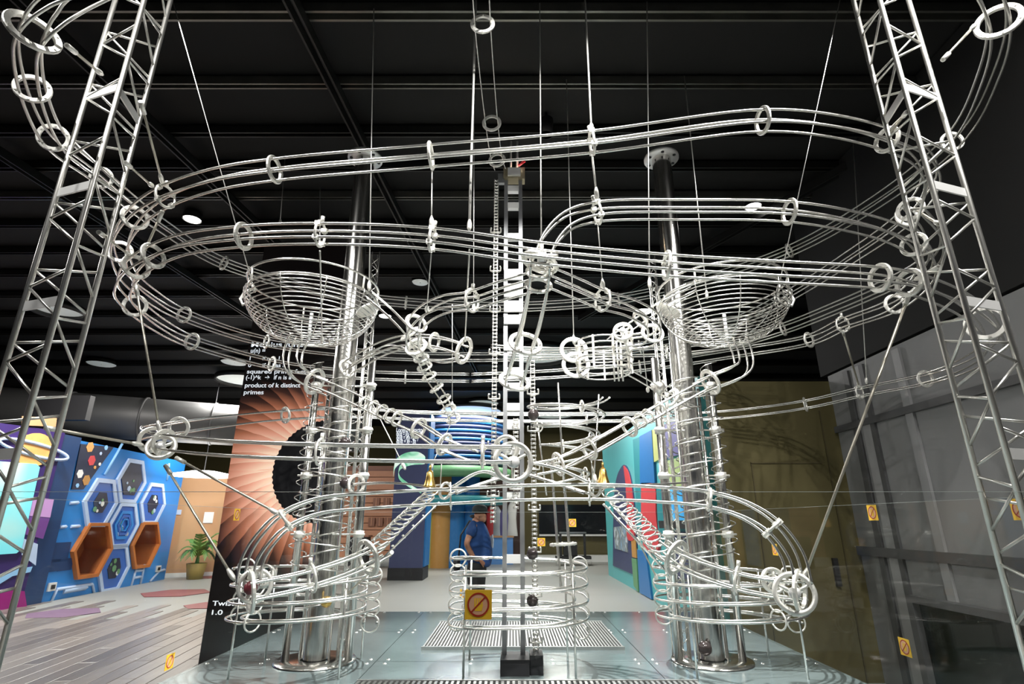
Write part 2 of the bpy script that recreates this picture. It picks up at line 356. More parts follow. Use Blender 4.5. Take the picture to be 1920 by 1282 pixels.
for px, py, r_, m, lb in ((330, 1112, .75, 'redmat', 'long red hexagonal patch inlaid in the wooden floor before the plant'), (215, 1092, .55, 'mauvemat', 'mauve hexagonal patch on the wooden floor under the blue panel'), (395, 1135, .5, 'redmat', 'small red hexagonal floor patch beside the black picture panel'), (385, 1082, .5, 'redmat', 'far red hexagonal floor patch beside the plywood wall'), (120, 1150, .6, 'mauvemat', 'mauve hexagonal floor patch nearest the space mural')):
    c = G(px, py, 0); tag(MB().prism(hexpoly(r_), c+Z*.002, LS, LD, Z, .011).build('floor_patch', m), lb, 'floor patch', 'hexagonal floor patches')
# ================================================================== LEFT BACKGROUND
A0 = G(71, 1131, 0); A1 = G(308, 1086, 0); UA = (A1-A0).normalized(); NA = UA.cross(Z).normalized()
LW = (A1-A0).length; HB = 3.25
bw = thing('hexagon_wall', 'tall bright blue exhibit wall with a cluster of pale-rimmed hexagons', 'wall panel', A0)
wbd = MB().prism([(0, 0), (LW, 0), (LW, HB), (0, HB)], A0-NA*.7, UA, Z, NA, .7).build('wall_board', 'panelblue', bw); fix_normals(wbd.data)
MB().prism([(-.55, 0), (0, 0), (0, HB+.05), (-.55, HB+.05)], A0-NA*.4, UA, Z, NA, .46).build('end_board', 'paneldeep', bw)
def uvA(px, py):
    p = onplane(px, py, A0, NA); return (p-A0).dot(UA), p.z
def hexa(u, v, r, m, th, name, base=0., hole=None, par=bw):
    c = A0+UA*u+Z*v+NA*base
    if hole is None: return MB().prism(hexpoly(r), c, UA, Z, NA, th).build(name, m, par)
    b = MB(); o_, i_ = hexpoly(r), hexpoly(hole)
    vv = [c+UA*a+Z*k+NA*t for t in (0, th) for a, k in o_+i_]
    fs = []
    for k in range(6):
        k2 = (k+1) % 6
        fs += [(k, k2, 6+k2, 6+k), (12+k, 18+k, 18+k2, 12+k2), (k, 12+k, 12+k2, k2), (6+k, 6+k2, 18+k2, 18+k)]
    return b.add(vv, fs).build(name, m, par)
for k, (px, py) in enumerate(((245, 902), (187, 942), (285, 944), (230, 984), (212, 1065))):
    u, v = uvA(px, py); r_ = .62
    o = hexa(u, v, r_, 'panelpale', .05, 'hexagon_rim', 0, r_*.82)
    hexa(u, v, r_*.82, 'panelblue2', .02, 'hexagon_panel', 0, None, o)
    if k == 0: hexa(u, v+.05, r_*.72, 'space', .012, 'hexagon_picture', .02, None, o); 
    elif k == 3:
        for q in (.62, .44, .27): hexa(u, v, r_*q, 'panelblue' if q != .44 else 'panelblue2', .03, 'hexagon_step', .01+(.7-q)*.05, r_*q*.78, o)
    else: hexa(u, v, r_*.42, 'space', .012, 'hexagon_picture', .02, None, o)
    for j in range(5):
        cc = A0+UA*(u+random.uniform(-.2, .2))+Z*(v+random.uniform(-.25, .2))+NA*.034
        MB().prism(hexpoly(random.uniform(.03, .09), 30), cc, UA, Z, NA, .01).build('printed_mark', random.choice(['panelpale', 'mgreen', 'white', 'mgreen']), o)
for px, py, r_ in ((170, 1031, .68), (270, 1021, .66)):
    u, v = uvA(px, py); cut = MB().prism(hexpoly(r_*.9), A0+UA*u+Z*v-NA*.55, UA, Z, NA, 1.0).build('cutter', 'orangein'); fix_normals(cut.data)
    md = wbd.modifiers.new('cut', 'BOOLEAN'); md.object = cut; md.operation = 'DIFFERENCE'; md.solver = 'EXACT'
    bpy.context.view_layer.update(); me = bpy.data.meshes.new_from_object(wbd.evaluated_get(bpy.context.evaluated_depsgraph_get())); wbd.modifiers.clear(); wbd.data = me; bpy.data.objects.remove(cut)
    me.materials.clear(); me.materials.append(M['panelblue'])
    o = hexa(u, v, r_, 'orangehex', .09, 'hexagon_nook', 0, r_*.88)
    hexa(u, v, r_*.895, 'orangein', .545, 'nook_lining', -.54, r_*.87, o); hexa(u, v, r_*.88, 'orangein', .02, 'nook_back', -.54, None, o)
# painted star picture, pale strips, ladder and labels
pts = [uvA(*p) for p in ((150, 832), (212, 838), (155, 917), (133, 917))]
MB().prism(pts, A0, UA, Z, NA, .02).build('star_picture', 'space', bw)
for px, py, s_, m in ((167, 838, .12, 'ochre'), (170, 863, .12, 'mred'), (197, 839, .06, 'panelline'), (148, 888, .1, 'white'), (160, 900, .12, 'morange'), (185, 870, .04, 'white'), (176, 876, .04, 'ochre'), (143, 910, .05, 'panelline'), (187, 850, .04, 'panelpale')):
    u, v = uvA(px, py); MB().prism(hexpoly(s_, 10), A0+UA*u+Z*v+NA*.02, UA, Z, NA, .01).build('painted_body', m, bw)
def stripA(p, q, wd, m='panelline'):
    a, b = onplane(*p, A0, NA), onplane(*q, A0, NA); MB().tube([a+NA*.012, b+NA*.012], wd/2, 4).build('painted_line', m, bw)
for p, q in (((95, 1128), (105, 1105)), ((105, 1105), (172, 1095)), ((172, 1095), (176, 1113)), ((128, 820), (110, 900)), ((110, 988), (123, 987)), ((132, 987), (148, 986)), ((130, 943), (146, 942)), ((256, 1060), (245, 1098)), ((270, 1058), (262, 1095)), ((254, 1070), (266, 1069)), ((250, 1083), (264, 1081)), ((280, 1090), (298, 1070)), ((298, 1070), (308, 1068)), ((118, 1108), (160, 1101)), ((228, 832), (195, 890)), ((316, 868), (312, 900))): stripA(p, q, .07 if p != (118, 1108) else .12, 'panelpale' if p[1] > 920 else 'panelline')
for px, py, s_ in ((108, 1035, .32), (97, 1060, .2), (122, 1058, .2)):
    u, v = uvA(px, py); MB().prism([(-s_, -s_*.6), (s_, -s_*.6), (s_, s_*.6), (-s_, s_*.6)], A0+UA*u+Z*v, UA, Z, NA, .02).build('info_label', 'paneldeep', bw)
for px, py in ((95, 1100), (295, 1066)):
    u, v = uvA(px, py); o = MB().box(A0+UA*u+Z*v+NA*.02, (.04, .2, .16)).build('socket_plate', 'white', bw); MB().box(A0+UA*u+Z*v+NA*.045, (.03, .09, .08)).build('socket', 'black', o)
# space mural with the big screen, nearer and further left
B1 = A0-UA*.55+NA*.08; UB = Vector((-.36, -.93, 0)).normalized(); NB = Z.cross(UB).normalized()
if NB.x < 0: NB = -NB
sw = thing('space_mural_wall', 'dark purple space mural wall with ringed planet at left edge', 'wall panel', B1)
MB().prism([(0, 0), (5, 0), (5, HB+.1), (0, HB+.1)], B1-NB*.2, UB, Z, NB, .2).build('wall_board', 'purple', sw)
def pB(px, py): p = onplane(px, py, B1, NB); return ((p-B1).dot(UB), p.z)
def polyB(pp, m, name, th=.02): return MB().prism([pB(*p) for p in pp], B1, UB, Z, NB, th).build(name, m, sw)
polyB([(-40, 862), (66, 870), (72, 876), (38, 1028), (28, 1037), (-60, 1043)], 'scr_cyan', 'screen', .05)
polyB([(48, 930), (100, 936), (93, 970), (45, 966)], 'pink', 'painted_wave')
polyB([(45, 966), (93, 970), (80, 1010), (40, 1000)], 'violet', 'painted_wave', .015)
polyB([(40, 1008), (70, 1020), (66, 1060), (40, 1040)], 'panelpale', 'painted_wave')
polyB([(-30, 1095), (20, 1068), (60, 1062), (56, 1072), (22, 1080), (-30, 1112)], 'panelline', 'painted_wave')
polyB([(-40, 1130), (10, 1105), (45, 1108), (50, 1140), (40, 1170), (-60, 1180)], 'magenta', 'painted_wave')
polyB([(40, 780), (105, 784), (103, 800), (40, 797)], 'woodwall', 'sign_strip', .03)
u, v = pB(64, 843); o = MB().prism([(.33*math.cos(R(k*18)), .33*math.sin(R(k*18))) for k in range(20)], B1+UB*u+Z*v, UB, Z, NB, .03).build('planet', 'ochre', sw)
MB().tube([B1+UB*(u+.62*math.cos(R(k*12)))+Z*(v+.12*math.sin(R(k*12))+.1*math.cos(R(k*12)))+NB*.04 for k in range(30)], .03, 4, True).build('planet_ring', 'panelpale', o)
# plywood wall, pendant, duct
C0 = G(306, 1083, 0); C1 = Vector((-7.6, C0.y+1.2, 0)); UC = (C1-C0).normalized(); NC = UC.cross(Z)
ww = MB().prism([(0, 0), (3.2, 0), (3.2, 2.95), (0, 2.95)], C0-NC*.1, UC, Z, NC, .1).build('plywood_wall', 'woodwall'); tag(ww, 'plain light plywood partition behind the potted palm', 'wall panel')
def sheetC(px, py, w_, h_, m, name):
    p = onplane(px, py, C0, NC); MB().prism([(-w_, -h_), (w_, -h_), (w_, h_), (-w_, h_)], p, UC, Z, NC, .02).build(name, m, ww)
sheetC(391, 970, .13, .16, 'white', 'paper_notice'); sheetC(335, 960, .07, .07, 'panelpale', 'wall_switch')
MB().prism([(0, 0), (3.2, 0), (3.2, .12), (0, .12)], C0, UC, Z, NC, .02).build('baseboard', 'white', ww)
pl = thing('pendant_lamp', 'wide white disc pendant lamp hanging over the plywood wall', 'lamp', W(382, 888, 15.0))
c = W(382, 888, 15.0); MB().lathe([(0.01, .08), (.3, .07), (.82, -.03), (.82, -.07), (.01, -.07)], c, 28).build('lamp_disc', 'lampwhite', pl); MB().tube([c+Z*.05, Vector((c.x, c.y, CEIL))], .012, 6).build('lamp_cord', 'black', pl)
du = thing('air_duct', 'grey round air duct running above the blue exhibit wall', 'duct', (-9, 13, 3.7))
dA, dB = Vector((-15, 12.2, 4.2)), Vector((-4.3, 16.1, 4.0))
MB().tube([dA, dB], .55, 20).build('duct_tube', 'duct', du)
for k in range(7): q = dA.lerp(dB, (k+.5)/7); MB().tube([q, q+(dB-dA).normalized()*.05], .575, 20).build('duct_band', 'duct', du)
vt = MB().box(W(115, 765, 12.2), (1.3, .15, .55)).build('air_vent', 'black'); tag(vt, 'dark rectangular air vent box above the space mural', 'vent')
# potted palm
pb = G(330, 1085, 0); pb = pb+NA*.55-UA*.1
pt = thing('potted_palm', 'bushy green potted palm in ochre pot by plywood wall', 'plant', pb)
MB().lathe([(.01, 0), (.2, 0), (.27, .42), (.24, .42), (.22, .36), (.01, .36)], pb, 18).build('pot', 'pot', pt)
MB().tube([pb+Z*.36, pb+Z*.75], [.06, .03], 8).build('stem', 'leaf', pt)
for k in range(15):
    an = k*2.4; el = random.uniform(.5, 1.1); ln = random.uniform(.75, 1.0); d = Vector((math.cos(an), math.sin(an), 0)); b = MB(); st = pb+Z*.6
    ax = [st+d*(ln*t*.52)+Z*(ln*(el*t*1.35-t*t*.75)) for t in [i/9 for i in range(10)]]
    for i in range(1, 10):
        t = (ax[i]-ax[i-1]).normalized(); s_ = t.cross(Z).normalized()
        for sg in (-1, 1):
            tip = ax[i]+s_*sg*.2*(1-.5*i/9)+t*.12-Z*.05; b.add([ax[i-1], ax[i], tip, tip-t*.05], [(0, 1, 2, 3)])
    b.tube(ax, .008, 4); b.build('frond', 'leaf', pt)
# big black picture panel with the pleated fan
PD = 6.85; pL = onplane(370, 1255, (0, PD, 0), (0, 1, 0)).x; pR = -2.33; PH = 5.3
cw = atD(606, 882, PD); pc_ = Vector(((pL+pR)/2, PD, 0))
bp = thing('picture_panel', 'tall black display panel printed with a salmon pleated fan and text', 'display panel', pc_)
bo = MB().box(((pL+pR)/2, PD+.06, PH/2), (pR-pL, .12, PH)).build('panel_board', moebius_mat(cw.x-pc_.x, cw.z, .62), bp)
def ptext(body, px, py, px2, hpx):
    a = atD(px, py, PD); b = atD(px2, py, PD); hh = (atD(px, py-hpx, PD).z-a.z)/.7
    text('lettering', body, (a.x, PD, a.z), X, Z, -Y, b.x-a.x, 'glowtext', bp, hh)
for t in (('Möbius function', 471, 650, 600, 9), ('μ(n) =', 470, 661, 497, 8), ('1      if n is 1', 468, 675, 524, 7), ('0      if n has a', 465, 688, 535, 7), ('squared prime factor', 463, 700, 588, 7.5), ('(-1)^k  →  if n is a', 461, 711, 546, 7.5), ('product of k distinct', 459, 726, 563, 8), ('primes', 457, 739, 494, 8), ('Twist Number', 398, 1135, 508, 9), ('1.0', 397, 1152, 417, 9)): ptext(*t)
# ================================================================== CENTRE BACKGROUND
# navy pillar with the glowing swirl
p0, p1 = G(727, 1088, 0), G(797, 1084, 0)
D0 = p0.y; xw = p1.x-p0.x
pi = thing('navy_pillar', 'navy display pillar with glowing green swirl and equations', 'pillar', ((p0.x+p1.x)/2, D0, 0))
MB().box(((p0.x+p1.x)/2, D0+.5, 2.5), (xw, 1.0, 4.5)).build('pillar_body', 'navy', pi)
MB().box(((p0.x+p1.x)/2, D0+.5, .16), (xw+.04, 1.04, .32)).build('plinth', 'black', pi)
MB().box((p1.x+.02, D0+.5, 2.5), (.05, .9, 4.3)).build('side_panel', 'mblue', pi)
b = MB()
sp = [atD(px, py, D0-.02) for px, py in ((738, 884), (742, 868), (760, 855), (785, 853), (797, 862), (770, 866), (750, 876), (748, 892), (765, 908), (790, 922))]
cv, _ = catmull(sp, 8); n_ = len(cv)
for i in range(n_-1):
    w0 = .16*(1-.75*i/n_); b.add([cv[i]-Z*w0, cv[i+1]-Z*w0, cv[i+1]+Z*w0*.7, cv[i]+Z*w0*.7], [(0, 1, 2, 3)])
b.build('swirl_print', 'swirl', pi)
for body, px, py, px2 in (('Lorenz attractor', 743, 810, 795), ('dx/dt = a(y - x)', 743, 817, 775), ('dy/dt = x(b - z) - y', 743, 824, 785), ('dz/dt = xy - βz', 743, 831, 780)):
    a, q = atD(px, py, D0-.01), atD(px2, py, D0-.01); text('lettering', body, a, X, Z, -Y, q.x-a.x, 'glowtext', pi, .2)
# orange clapboard facade with small windows
FD = 21.5; fa, fb = atD(600, 1050, FD), atD(742, 1050, FD)
fc = thing('orange_facade', 'orange clapboard mock house front with small square windows', 'facade', ((fa.x+fb.x)/2, FD, 0))
nb = 13
for k in range(nb):
    z0 = .3+k*.24; MB().box(((fa.x+fb.x)/2, FD+.05-.01, z0+.115), (fb.x-fa.x, .1, .215), Matrix.Rotation(R(4), 3, 'X')).build('board', 'facade', fc)
MB().box(((fa.x+fb.x)/2, FD+.2, 1.8), (fb.x-fa.x, .2, 3.6)).build('backing', 'facadedark', fc)
for px, py in ((706, 941), (725, 941), (697, 978), (712, 978), (727, 978)):
    c = atD(px, py, FD-.04); o = MB().box((c.x, FD-.06, c.z), (.24, .06, .3)).build('window', 'facadedark', fc); MB().box((c.x, FD-.095, c.z), (.03, .02, .3)).build('mullion', 'facade', o)
MB().box(((fa.x+fb.x)/2, FD-.1, .15), (fb.x-fa.x, .2, .3)).build('skirting', 'white', fc)
dk = thing('dark_cabinet', 'low black cabinet in front of the orange facade', 'cabinet', G(668, 1068, 0)); c = G(668, 1068, 0)
MB().box(c+Z*.55, (.7, .5, 1.0)).build('cabinet_body', 'black', dk); MB().box(c+Z*1.08, (.8, .55, .05)).build('cabinet_top', 'facadedark', dk)
# round kiosk with blue slatted canopy and striped columns
KD = 20.1; kc = atD(850, 1050, KD); kc = Vector((kc.x, KD+1.1, 0))
kk = thing('round_kiosk', 'round play kiosk with blue slatted canopy and green band', 'kiosk', kc)
for k in range(11):
    z = 3.55+k*.15; MB().lathe([(1.75, 0), (1.85, .02), (1.85, .1), (1.75, .12)], kc+Z*z, 40).build('slat', 'mblue' if k % 2 else 'navy', kk)
MB().lathe([(.01, 0), (1.78, 0), (1.78, 1.7), (.01, 1.7)], kc+Z*3.5, 40).build('drum', 'paneldeep', kk)
MB().lathe([(1.5, 0), (1.98, .05), (1.98, .35), (1.5, .42)], kc+Z*3.05, 40).build('upper_band', 'mgreen', kk)
MB().lathe([(1.3, 0), (1.8, .05), (1.8, .3), (1.3, .35)], kc+Z*2.1, 40).build('lower_band', 'tealdark', kk)
for px, r_, m in ((775, .2, 'morange'), (800, .25, 'myellow'), (829, .4, 'morange'), (855, .33, 'mblue'), (884, .28, 'mblue')):
    q = atD(px, 1000, KD+.7); MB().lathe([(r_, 0), (r_, 3.3)], Vector((q.x, KD+.7, 0)), 18).build('column', m, kk)
# chairs
def chair(px, py, col, label, rz, par=None):
    c = G(px, py, 0); t = thing('plastic_chair', label, 'chair', c, 'plastic chairs by the kiosk'); m = Matrix.Rotation(rz, 3, 'Z')
    def bx(n, cc, d, mm): MB().box(c+m @ Vector(cc), d, m).build(n, mm, t)
    bx('seat', (0, 0, .45), (.44, .42, .04), col); bx('backrest', (0, .2, .72), (.42, .035, .38), col)
    for sx in (-.19, .19):
        for sy in (-.18, .18): MB().tube([c+m @ Vector((sx, sy, .44)), c+m @ Vector((sx*1.15, sy*1.2, 0))], .014, 6).build('leg', 'rod', t)
for a in ((801, 1053, 'chairy', 'yellow plastic chair beside the navy pillar', .6), (822, 1046, 'chair', 'blue plastic chair nearest the navy pillar', 2.6), (842, 1042, 'chair', 'blue plastic chair just behind the standing man', 2.2), (703, 1034, 'chair', 'left blue chair before the orange facade', 2.9), (720, 1033, 'chair', 'right blue chair before the orange facade', 3.3)): chair(*a)
# blue counter, dark niche with costumes
nd = 22.5; a, b_ = atD(903, 1052, nd), atD(962, 1052, nd)
ct = thing('blue_counter', 'low bright blue counter with pale top behind the man', 'counter', ((a.x+b_.x)/2, nd, 0))
MB().box(((a.x+b_.x)/2, nd, .48), (b_.x-a.x, .5, .96)).build('counter_body', mat('counter_blue', (.12, .33, .75), .5), ct); MB().box(((a.x+b_.x)/2, nd, .99), (b_.x-a.x+.06, .56, .06)).build('counter_top', 'woodwall', ct)
nc = MB().box(((a.x+b_.x)/2-.1, 23.9, 2.0), (2.2, .3, 4.0)).build('dark_niche', mat('niche_brown', (.05, .025, .018), .7)); tag(nc, 'dark brown niche behind the hanging clothes', 'niche')
for px, py, m, lb in ((919, 985, 'mred', 'bright red garment hanging in the dark niche'), (931, 985, 'shirtprint', 'pale garment hanging beside the red one'), (944, 990, 'mlav', 'lavender garment hanging in the dark niche'), (960, 975, 'white', 'white garment hanging right of the others behind the mast')):
    c = atD(px, py, 23.4); b = MB(); prof = []
    for i in range(9):
        z = .75-i*.17; wv = (.06, .17, .2, .19, .18, .19, .2, .22, .24)[i]; dp = .07+.02*math.sin(i*2)
        prof.append([c+Vector((wv*math.cos(R(45*k)), dp*math.sin(R(45*k)), z)) for k in range(8)])
    b.add([p for r_ in prof for p in r_], [(i*8+k, i*8+(k+1) % 8, (i+1)*8+(k+1) % 8, (i+1)*8+k) for i in range(8) for k in range(8)]+[tuple(range(8))], True)
    tag(b.build('hanging_garment', m), lb, 'garment', 'clothes in the niche')
# wall television, trolley, ledge
TD = 24.1; a, b_ = atD(1011, 1003, TD), atD(1136, 946, TD)
tv = thing('wall_display', 'large black wall display screen on the olive back wall', 'screen', ((a.x+b_.x)/2, TD, a.z))
MB().box(((a.x+b_.x)/2, TD, (a.z+b_.z)/2), (b_.x-a.x, .1, b_.z-a.z)).build('display_panel', mat('display_black', (.01, .012, .014), .12), tv); MB().box(((a.x+b_.x)/2, TD-.06, a.z), (b_.x-a.x, .06, .07)).build('lower_rail', 'white', tv)
lg = MB().box((2.0, 23.85, .12), (5.6, .55, .24)).build('white_ledge', 'white'); tag(lg, 'low white ledge along the foot of the olive back wall', 'ledge')
tr = thing('equipment_trolley', 'black equipment trolley parked under the wall display', 'trolley', G(1075, 1060, 0)); c = G(1075, 1060, 0)
MB().box(c+Z*.28, (1.3, .5, .1)).build('lower_shelf', 'black', tr); MB().box(c+Z*1.15, (1.0, .4, .05)).build('upper_shelf', 'post', tr); MB().box(c+Vector((-.1, 0, .6)), (.5, .35, .5)).build('device', 'black', tr)
for sx in (-.45, .45): MB().box(c+Vector((sx, 0, .68)), (.08, .1, .9)).build('upright', 'black', tr)
for sx in (-.55, .55): MB().lathe([(.1, -.03), (.1, .03)], c+Vector((sx, -.2, .1)), 12, Matrix.Rotation(R(90), 3, 'X')).build('caster', 'black', tr)
# coloured mural wall on the right
mx0 = 2.95
mw = thing('mural_wall', 'long teal mural wall with curved red and navy shapes', 'wall panel', (mx0, 13.5, 0))
y0m, y1m = 8.4, G(1148, 1078, 0).y
MB().box((mx0+.12, (y0m+y1m)/2, 1.88), (.24, y1m-y0m, 3.76)).build('wall_board', 'teal', mw)
def pm(px, py): p = onplane(px, py, (mx0, 0, 0), (1, 0, 0)); return (p.y, min(3.75, max(.02, p.z)))
def polyM(pp, m, name, th): return MB().prism([pm(*p) for p in pp], (mx0, 0, 0), Y, Z, -X, th).build(name, m, mw)
def arc(pp): c, _ = catmull([Vector((a, b, 0)) for a, b in pp], 5); return [(q.x, q.y) for q in c]
polyM(arc([(1151, 1060), (1152, 960), (1156, 905), (1163, 882), (1172, 871), (1181, 884), (1189, 925), (1195, 1000), (1197, 1080)]), 'navy', 'mural_arch', .03)
polyM(arc([(1173, 873), (1180, 882), (1188, 920), (1193, 990), (1192, 1012), (1182, 1012), (1180, 960), (1177, 905)]), 'mred', 'mural_band', .06)
polyM(arc([(1206, 905), (1230, 908), (1234, 960), (1236, 1035), (1214, 1030), (1206, 960)]), 'mred', 'mural_band', .05)
polyM([(1203, 818), (1226, 806), (1232, 905), (1204, 908)], 'mblue', 'mural_block', .05)
polyM([(1188, 824), (1203, 818), (1204, 1000), (1196, 1000), (1192, 900)], 'tealdark', 'mural_block', .02)
polyM([(1226, 806), (1237, 802), (1241, 860), (1230, 866)], 'myellow', 'mural_block', .04)
polyM([(1237, 802), (1300, 772), (1305, 845), (1243, 862)], 'mlav', 'mural_block', .06)
polyM([(1240, 868), (1320, 848), (1328, 910), (1247, 912)], 'scr_map', 'map_screen', .08)
polyM([(1250, 918), (1322, 914), (1330, 974), (1254, 976)], 'scr_blue', 'blue_screen', .1)
polyM([(1248, 976), (1335, 976), (1340, 992), (1250, 990)], 'black', 'screen_shelf', .14)
polyM([(1248, 996), (1340, 998), (1345, 1130), (1262, 1090)], 'navy', 'mural_block', .03)
polyM([(1154, 988), (1177, 985), (1180, 1035), (1156, 1028)], 'photo', 'photo_print', .05)
polyM([(1187, 1010), (1195, 1010), (1197, 1046), (1189, 1044)], 'morange', 'mural_block', .05)
polyM([(1188, 1046), (1197, 1048), (1201, 1112), (1192, 1098)], 'mgreen', 'mural_block', .05)
polyM([(1198, 1030), (1214, 1034), (1226, 1130), (1203, 1115)], 'mblue', 'mural_block', .045)
polyM([(1234, 910), (1246, 912), (1250, 1010), (1238, 1010)], 'tealdark', 'mural_block', .04)
# hall lamp fixtures: rings round the big area lights plus small far downlights
for i, (p, s, e, c) in enumerate(HALL):
    lb = ['round ceiling lamp above the wooden floor', 'round ceiling lamp over the blue hexagon wall', 'large round ceiling lamp over the kiosk', 'round ceiling lamp above the standing man', 'round ceiling lamp over the olive back wall', 'round ceiling lamp at the near left', 'small round lamp added to brighten the grey wall'][i]
    t = thing('ceiling_lamp', lb, 'lamp', (p[0], p[1], p[2]+.02), 'round hall lamps')
    MB().lathe([(s*.5, 0), (s*.53, -.02), (s*.53, .12), (s*.5, .12), (s*.5, 0)], (p[0], p[1], p[2]+.02), 28).build('lamp_rim', 'beam', t); MB().lathe([(.01, .06), (s*.5, .06)], (p[0], p[1], p[2]+.02), 28).build('diffuser', 'lampdim', t)
    MB().tube([Vector(p)+Z*.08, Vector((p[0], p[1], CEIL))], .02, 6).build('stem', 'beam', t)
for px, py, r_, m, lb in ((360, 412, .1, 'lampwhite', 'bright ceiling downlight beside the upper left track bend'), (1412, 388, .09, 'lampwhite', 'bright ceiling downlight behind the upper right straight track'), (1205, 585, .16, 'lampwhite', 'bright downlight just left of the right wire bowl'), (722, 593, .11, 'lampwhite', 'bright downlight just right of the left wire bowl'), (556, 578, .11, 'lampwhite', 'bright downlight seen through the left wire bowl'),
                          (190, 683, .3, 'lampdim', 'pale disc lamp above the grey duct'), (440, 680, .3, 'lampdim', 'pale disc lamp beside the top of the black panel'), (788, 530, .13, 'lampdim', 'small pale downlight behind the centre tracks'), (905, 757, .5, 'lampdim', 'pale disc lamp low behind the lift chain')):
    c = G(px, py, CEIL-.12); t = thing('downlight', lb, 'lamp', c, 'small ceiling lamps')
    MB().lathe([(r_*1.15, .0), (r_*1.2, .08), (r_*1.0, .11), (.01, .11)], c, 20).build('housing', 'beam', t); MB().lathe([(.01, .0), (r_, .0), (r_*1.1, .02)], c, 20).build('lens', m, t)
for k, o in enumerate(SPOTLAMPS):
    t = thing('ceiling_spotlight', ['black ceiling spotlight in front of the centre mast', 'black ceiling spotlight aimed at the left column', 'black ceiling spotlight aimed at the right column', 'black ceiling spotlight just behind the mast top', 'black ceiling spotlight above the left spiral', 'black ceiling spotlight above the right spiral', 'black ceiling spotlight in front of the left truss', 'black ceiling spotlight in front of the right truss'][k], 'spotlight', o.location, 'spotlights over the sculpture')
    m = o.rotation_euler.to_matrix(); MB().lathe([(.06, .0), (.065, .0), (.065, .2), (.01, .2)], o.location, 16, m).build('can', 'black', t)
    MB().tube([o.location+m @ Vector((0, 0, .2)), Vector((o.location.x, o.location.y, CEIL))], .015, 6).build('arm', 'black', t)
    w0 = o.matrix_world.copy(); o.location = o.location+(m @ Vector((0, 0, -.03)))
# ================================================================== PLATFORM
PX = 2.3; PY0, PY1 = 2.0, 6.98
pf = thing('display_platform', 'raised square platform of bluish steel plates under the sculpture', 'platform', (0, (PY0+PY1)/2, 0))
MB().box((0, (PY0+PY1)/2, (PLAT-.012)/2), (2*PX-.02, PY1-PY0-.02, PLAT-.012)).build('base', 'platside', pf)
gx = [-PX, -1.02, 1.02, PX]; gy = [PY0, 3.3, 4.62, 5.8, PY1]
for i in range(3):
    for j in range(4):
        c = Vector(((gx[i]+gx[i+1])/2, (gy[j]+gy[j+1])/2, PLAT-.006)); o = MB().box(c, (gx[i+1]-gx[i]-.006, gy[j+1]-gy[j]-.006, .012)).build('plate', 'platform', pf)
        b = MB()
        for sx in (-.46, -.15, .15, .46):
            for sy in (-.45, .45): b.lathe([(.014, 0), (.011, .004), (.001, .006)], c+Vector((sx*(gx[i+1]-gx[i]), sy*(gy[j+1]-gy[j]), .006)), 8)
        b.build('rivet', 'rivet', o)
def grate(x0, x1, y0, y1, label):
    t = thing('floor_grate', label, 'grate', ((x0+x1)/2, (y0+y1)/2, PLAT)); n = 62; st = (x1-x0)/n
    me = None
    for k in range(n):
        if me is None:
            o = MB().box((x0+st*.5, (y0+y1)/2, PLAT+.012), (st*.5, y1-y0-.03, .022)).build('slat', 'grate', t); me = o.data; z0 = ORG[o].z
        else: place('slat', me, (x0+st*(k+.5), (y0+y1)/2, z0), t)
    for yy in (y0, y1): MB().box(((x0+x1)/2, yy, PLAT+.013), (x1-x0, .02, .026)).build('edge_bar', 'grate', t)
    MB().box(((x0+x1)/2, (y0+y1)/2, PLAT+.002), (x1-x0, y1-y0, .003)).build('drain_tray', 'black', t)
grate(-.74, .92, 5.0, 6.2, 'wide slatted steel floor grate behind the centre mast')
grate(-1.0, 1.2, 3.3, 4.02, 'slatted steel floor grate in front of the centre mast')
tag(MB().box((.02, 4.33, PLAT+.05), (.2, .26, .1)).box((.17, 4.33, PLAT+.06), (.09, .2, .12)).build('mast_foot_box', 'black'), 'black box housing at the foot of the centre mast', 'housing')
# ================================================================== TRACK BUILDER
def ring_mesh(ro, ri, th, seg=28, bolts=6):
    b = MB(); h = th/2; bv = th*.2
    b.lathe([(ri, -h), (ro-bv, -h), (ro, -h+bv), (ro, h-bv), (ro-bv, h), (ri, h), (ri, -h)], (0, 0, 0), seg)
    for k in range(bolts):
        a = 2*math.pi*(k+.5)/bolts; rm = (ro+ri)/2
        for sg in (-1, 1): b.lathe([(.0055, 0), (.0055, sg*.004), (.0005, sg*.004)], (rm*math.cos(a), rm*math.sin(a), sg*h), 6)
    me = bpy.data.meshes.new('ring'); me.from_pydata(b.v, [], b.f); me.polygons.foreach_set('use_smooth', [False]*len(b.f)); me.materials.append(M['ring']); return me
RING = {'n': ring_mesh(.078, .056, .014), 's': ring_mesh(.058, .042, .012), 'b': ring_mesh(.105, .078, .018), 't': ring_mesh(.078, .062, .008, bolts=4)}
def frame(pts, i, closed, ref):
    n = len(pts); a = pts[(i-1) % n] if (closed or i) else pts[i]; b = pts[(i+1) % n] if (closed or i < n-1) else pts[i]
    t = (b-a).normalized(); s_ = t.cross(ref)
    if s_.length < .05: s_ = t.cross(Y)
    s_.normalize(); return t, s_, s_.cross(t)
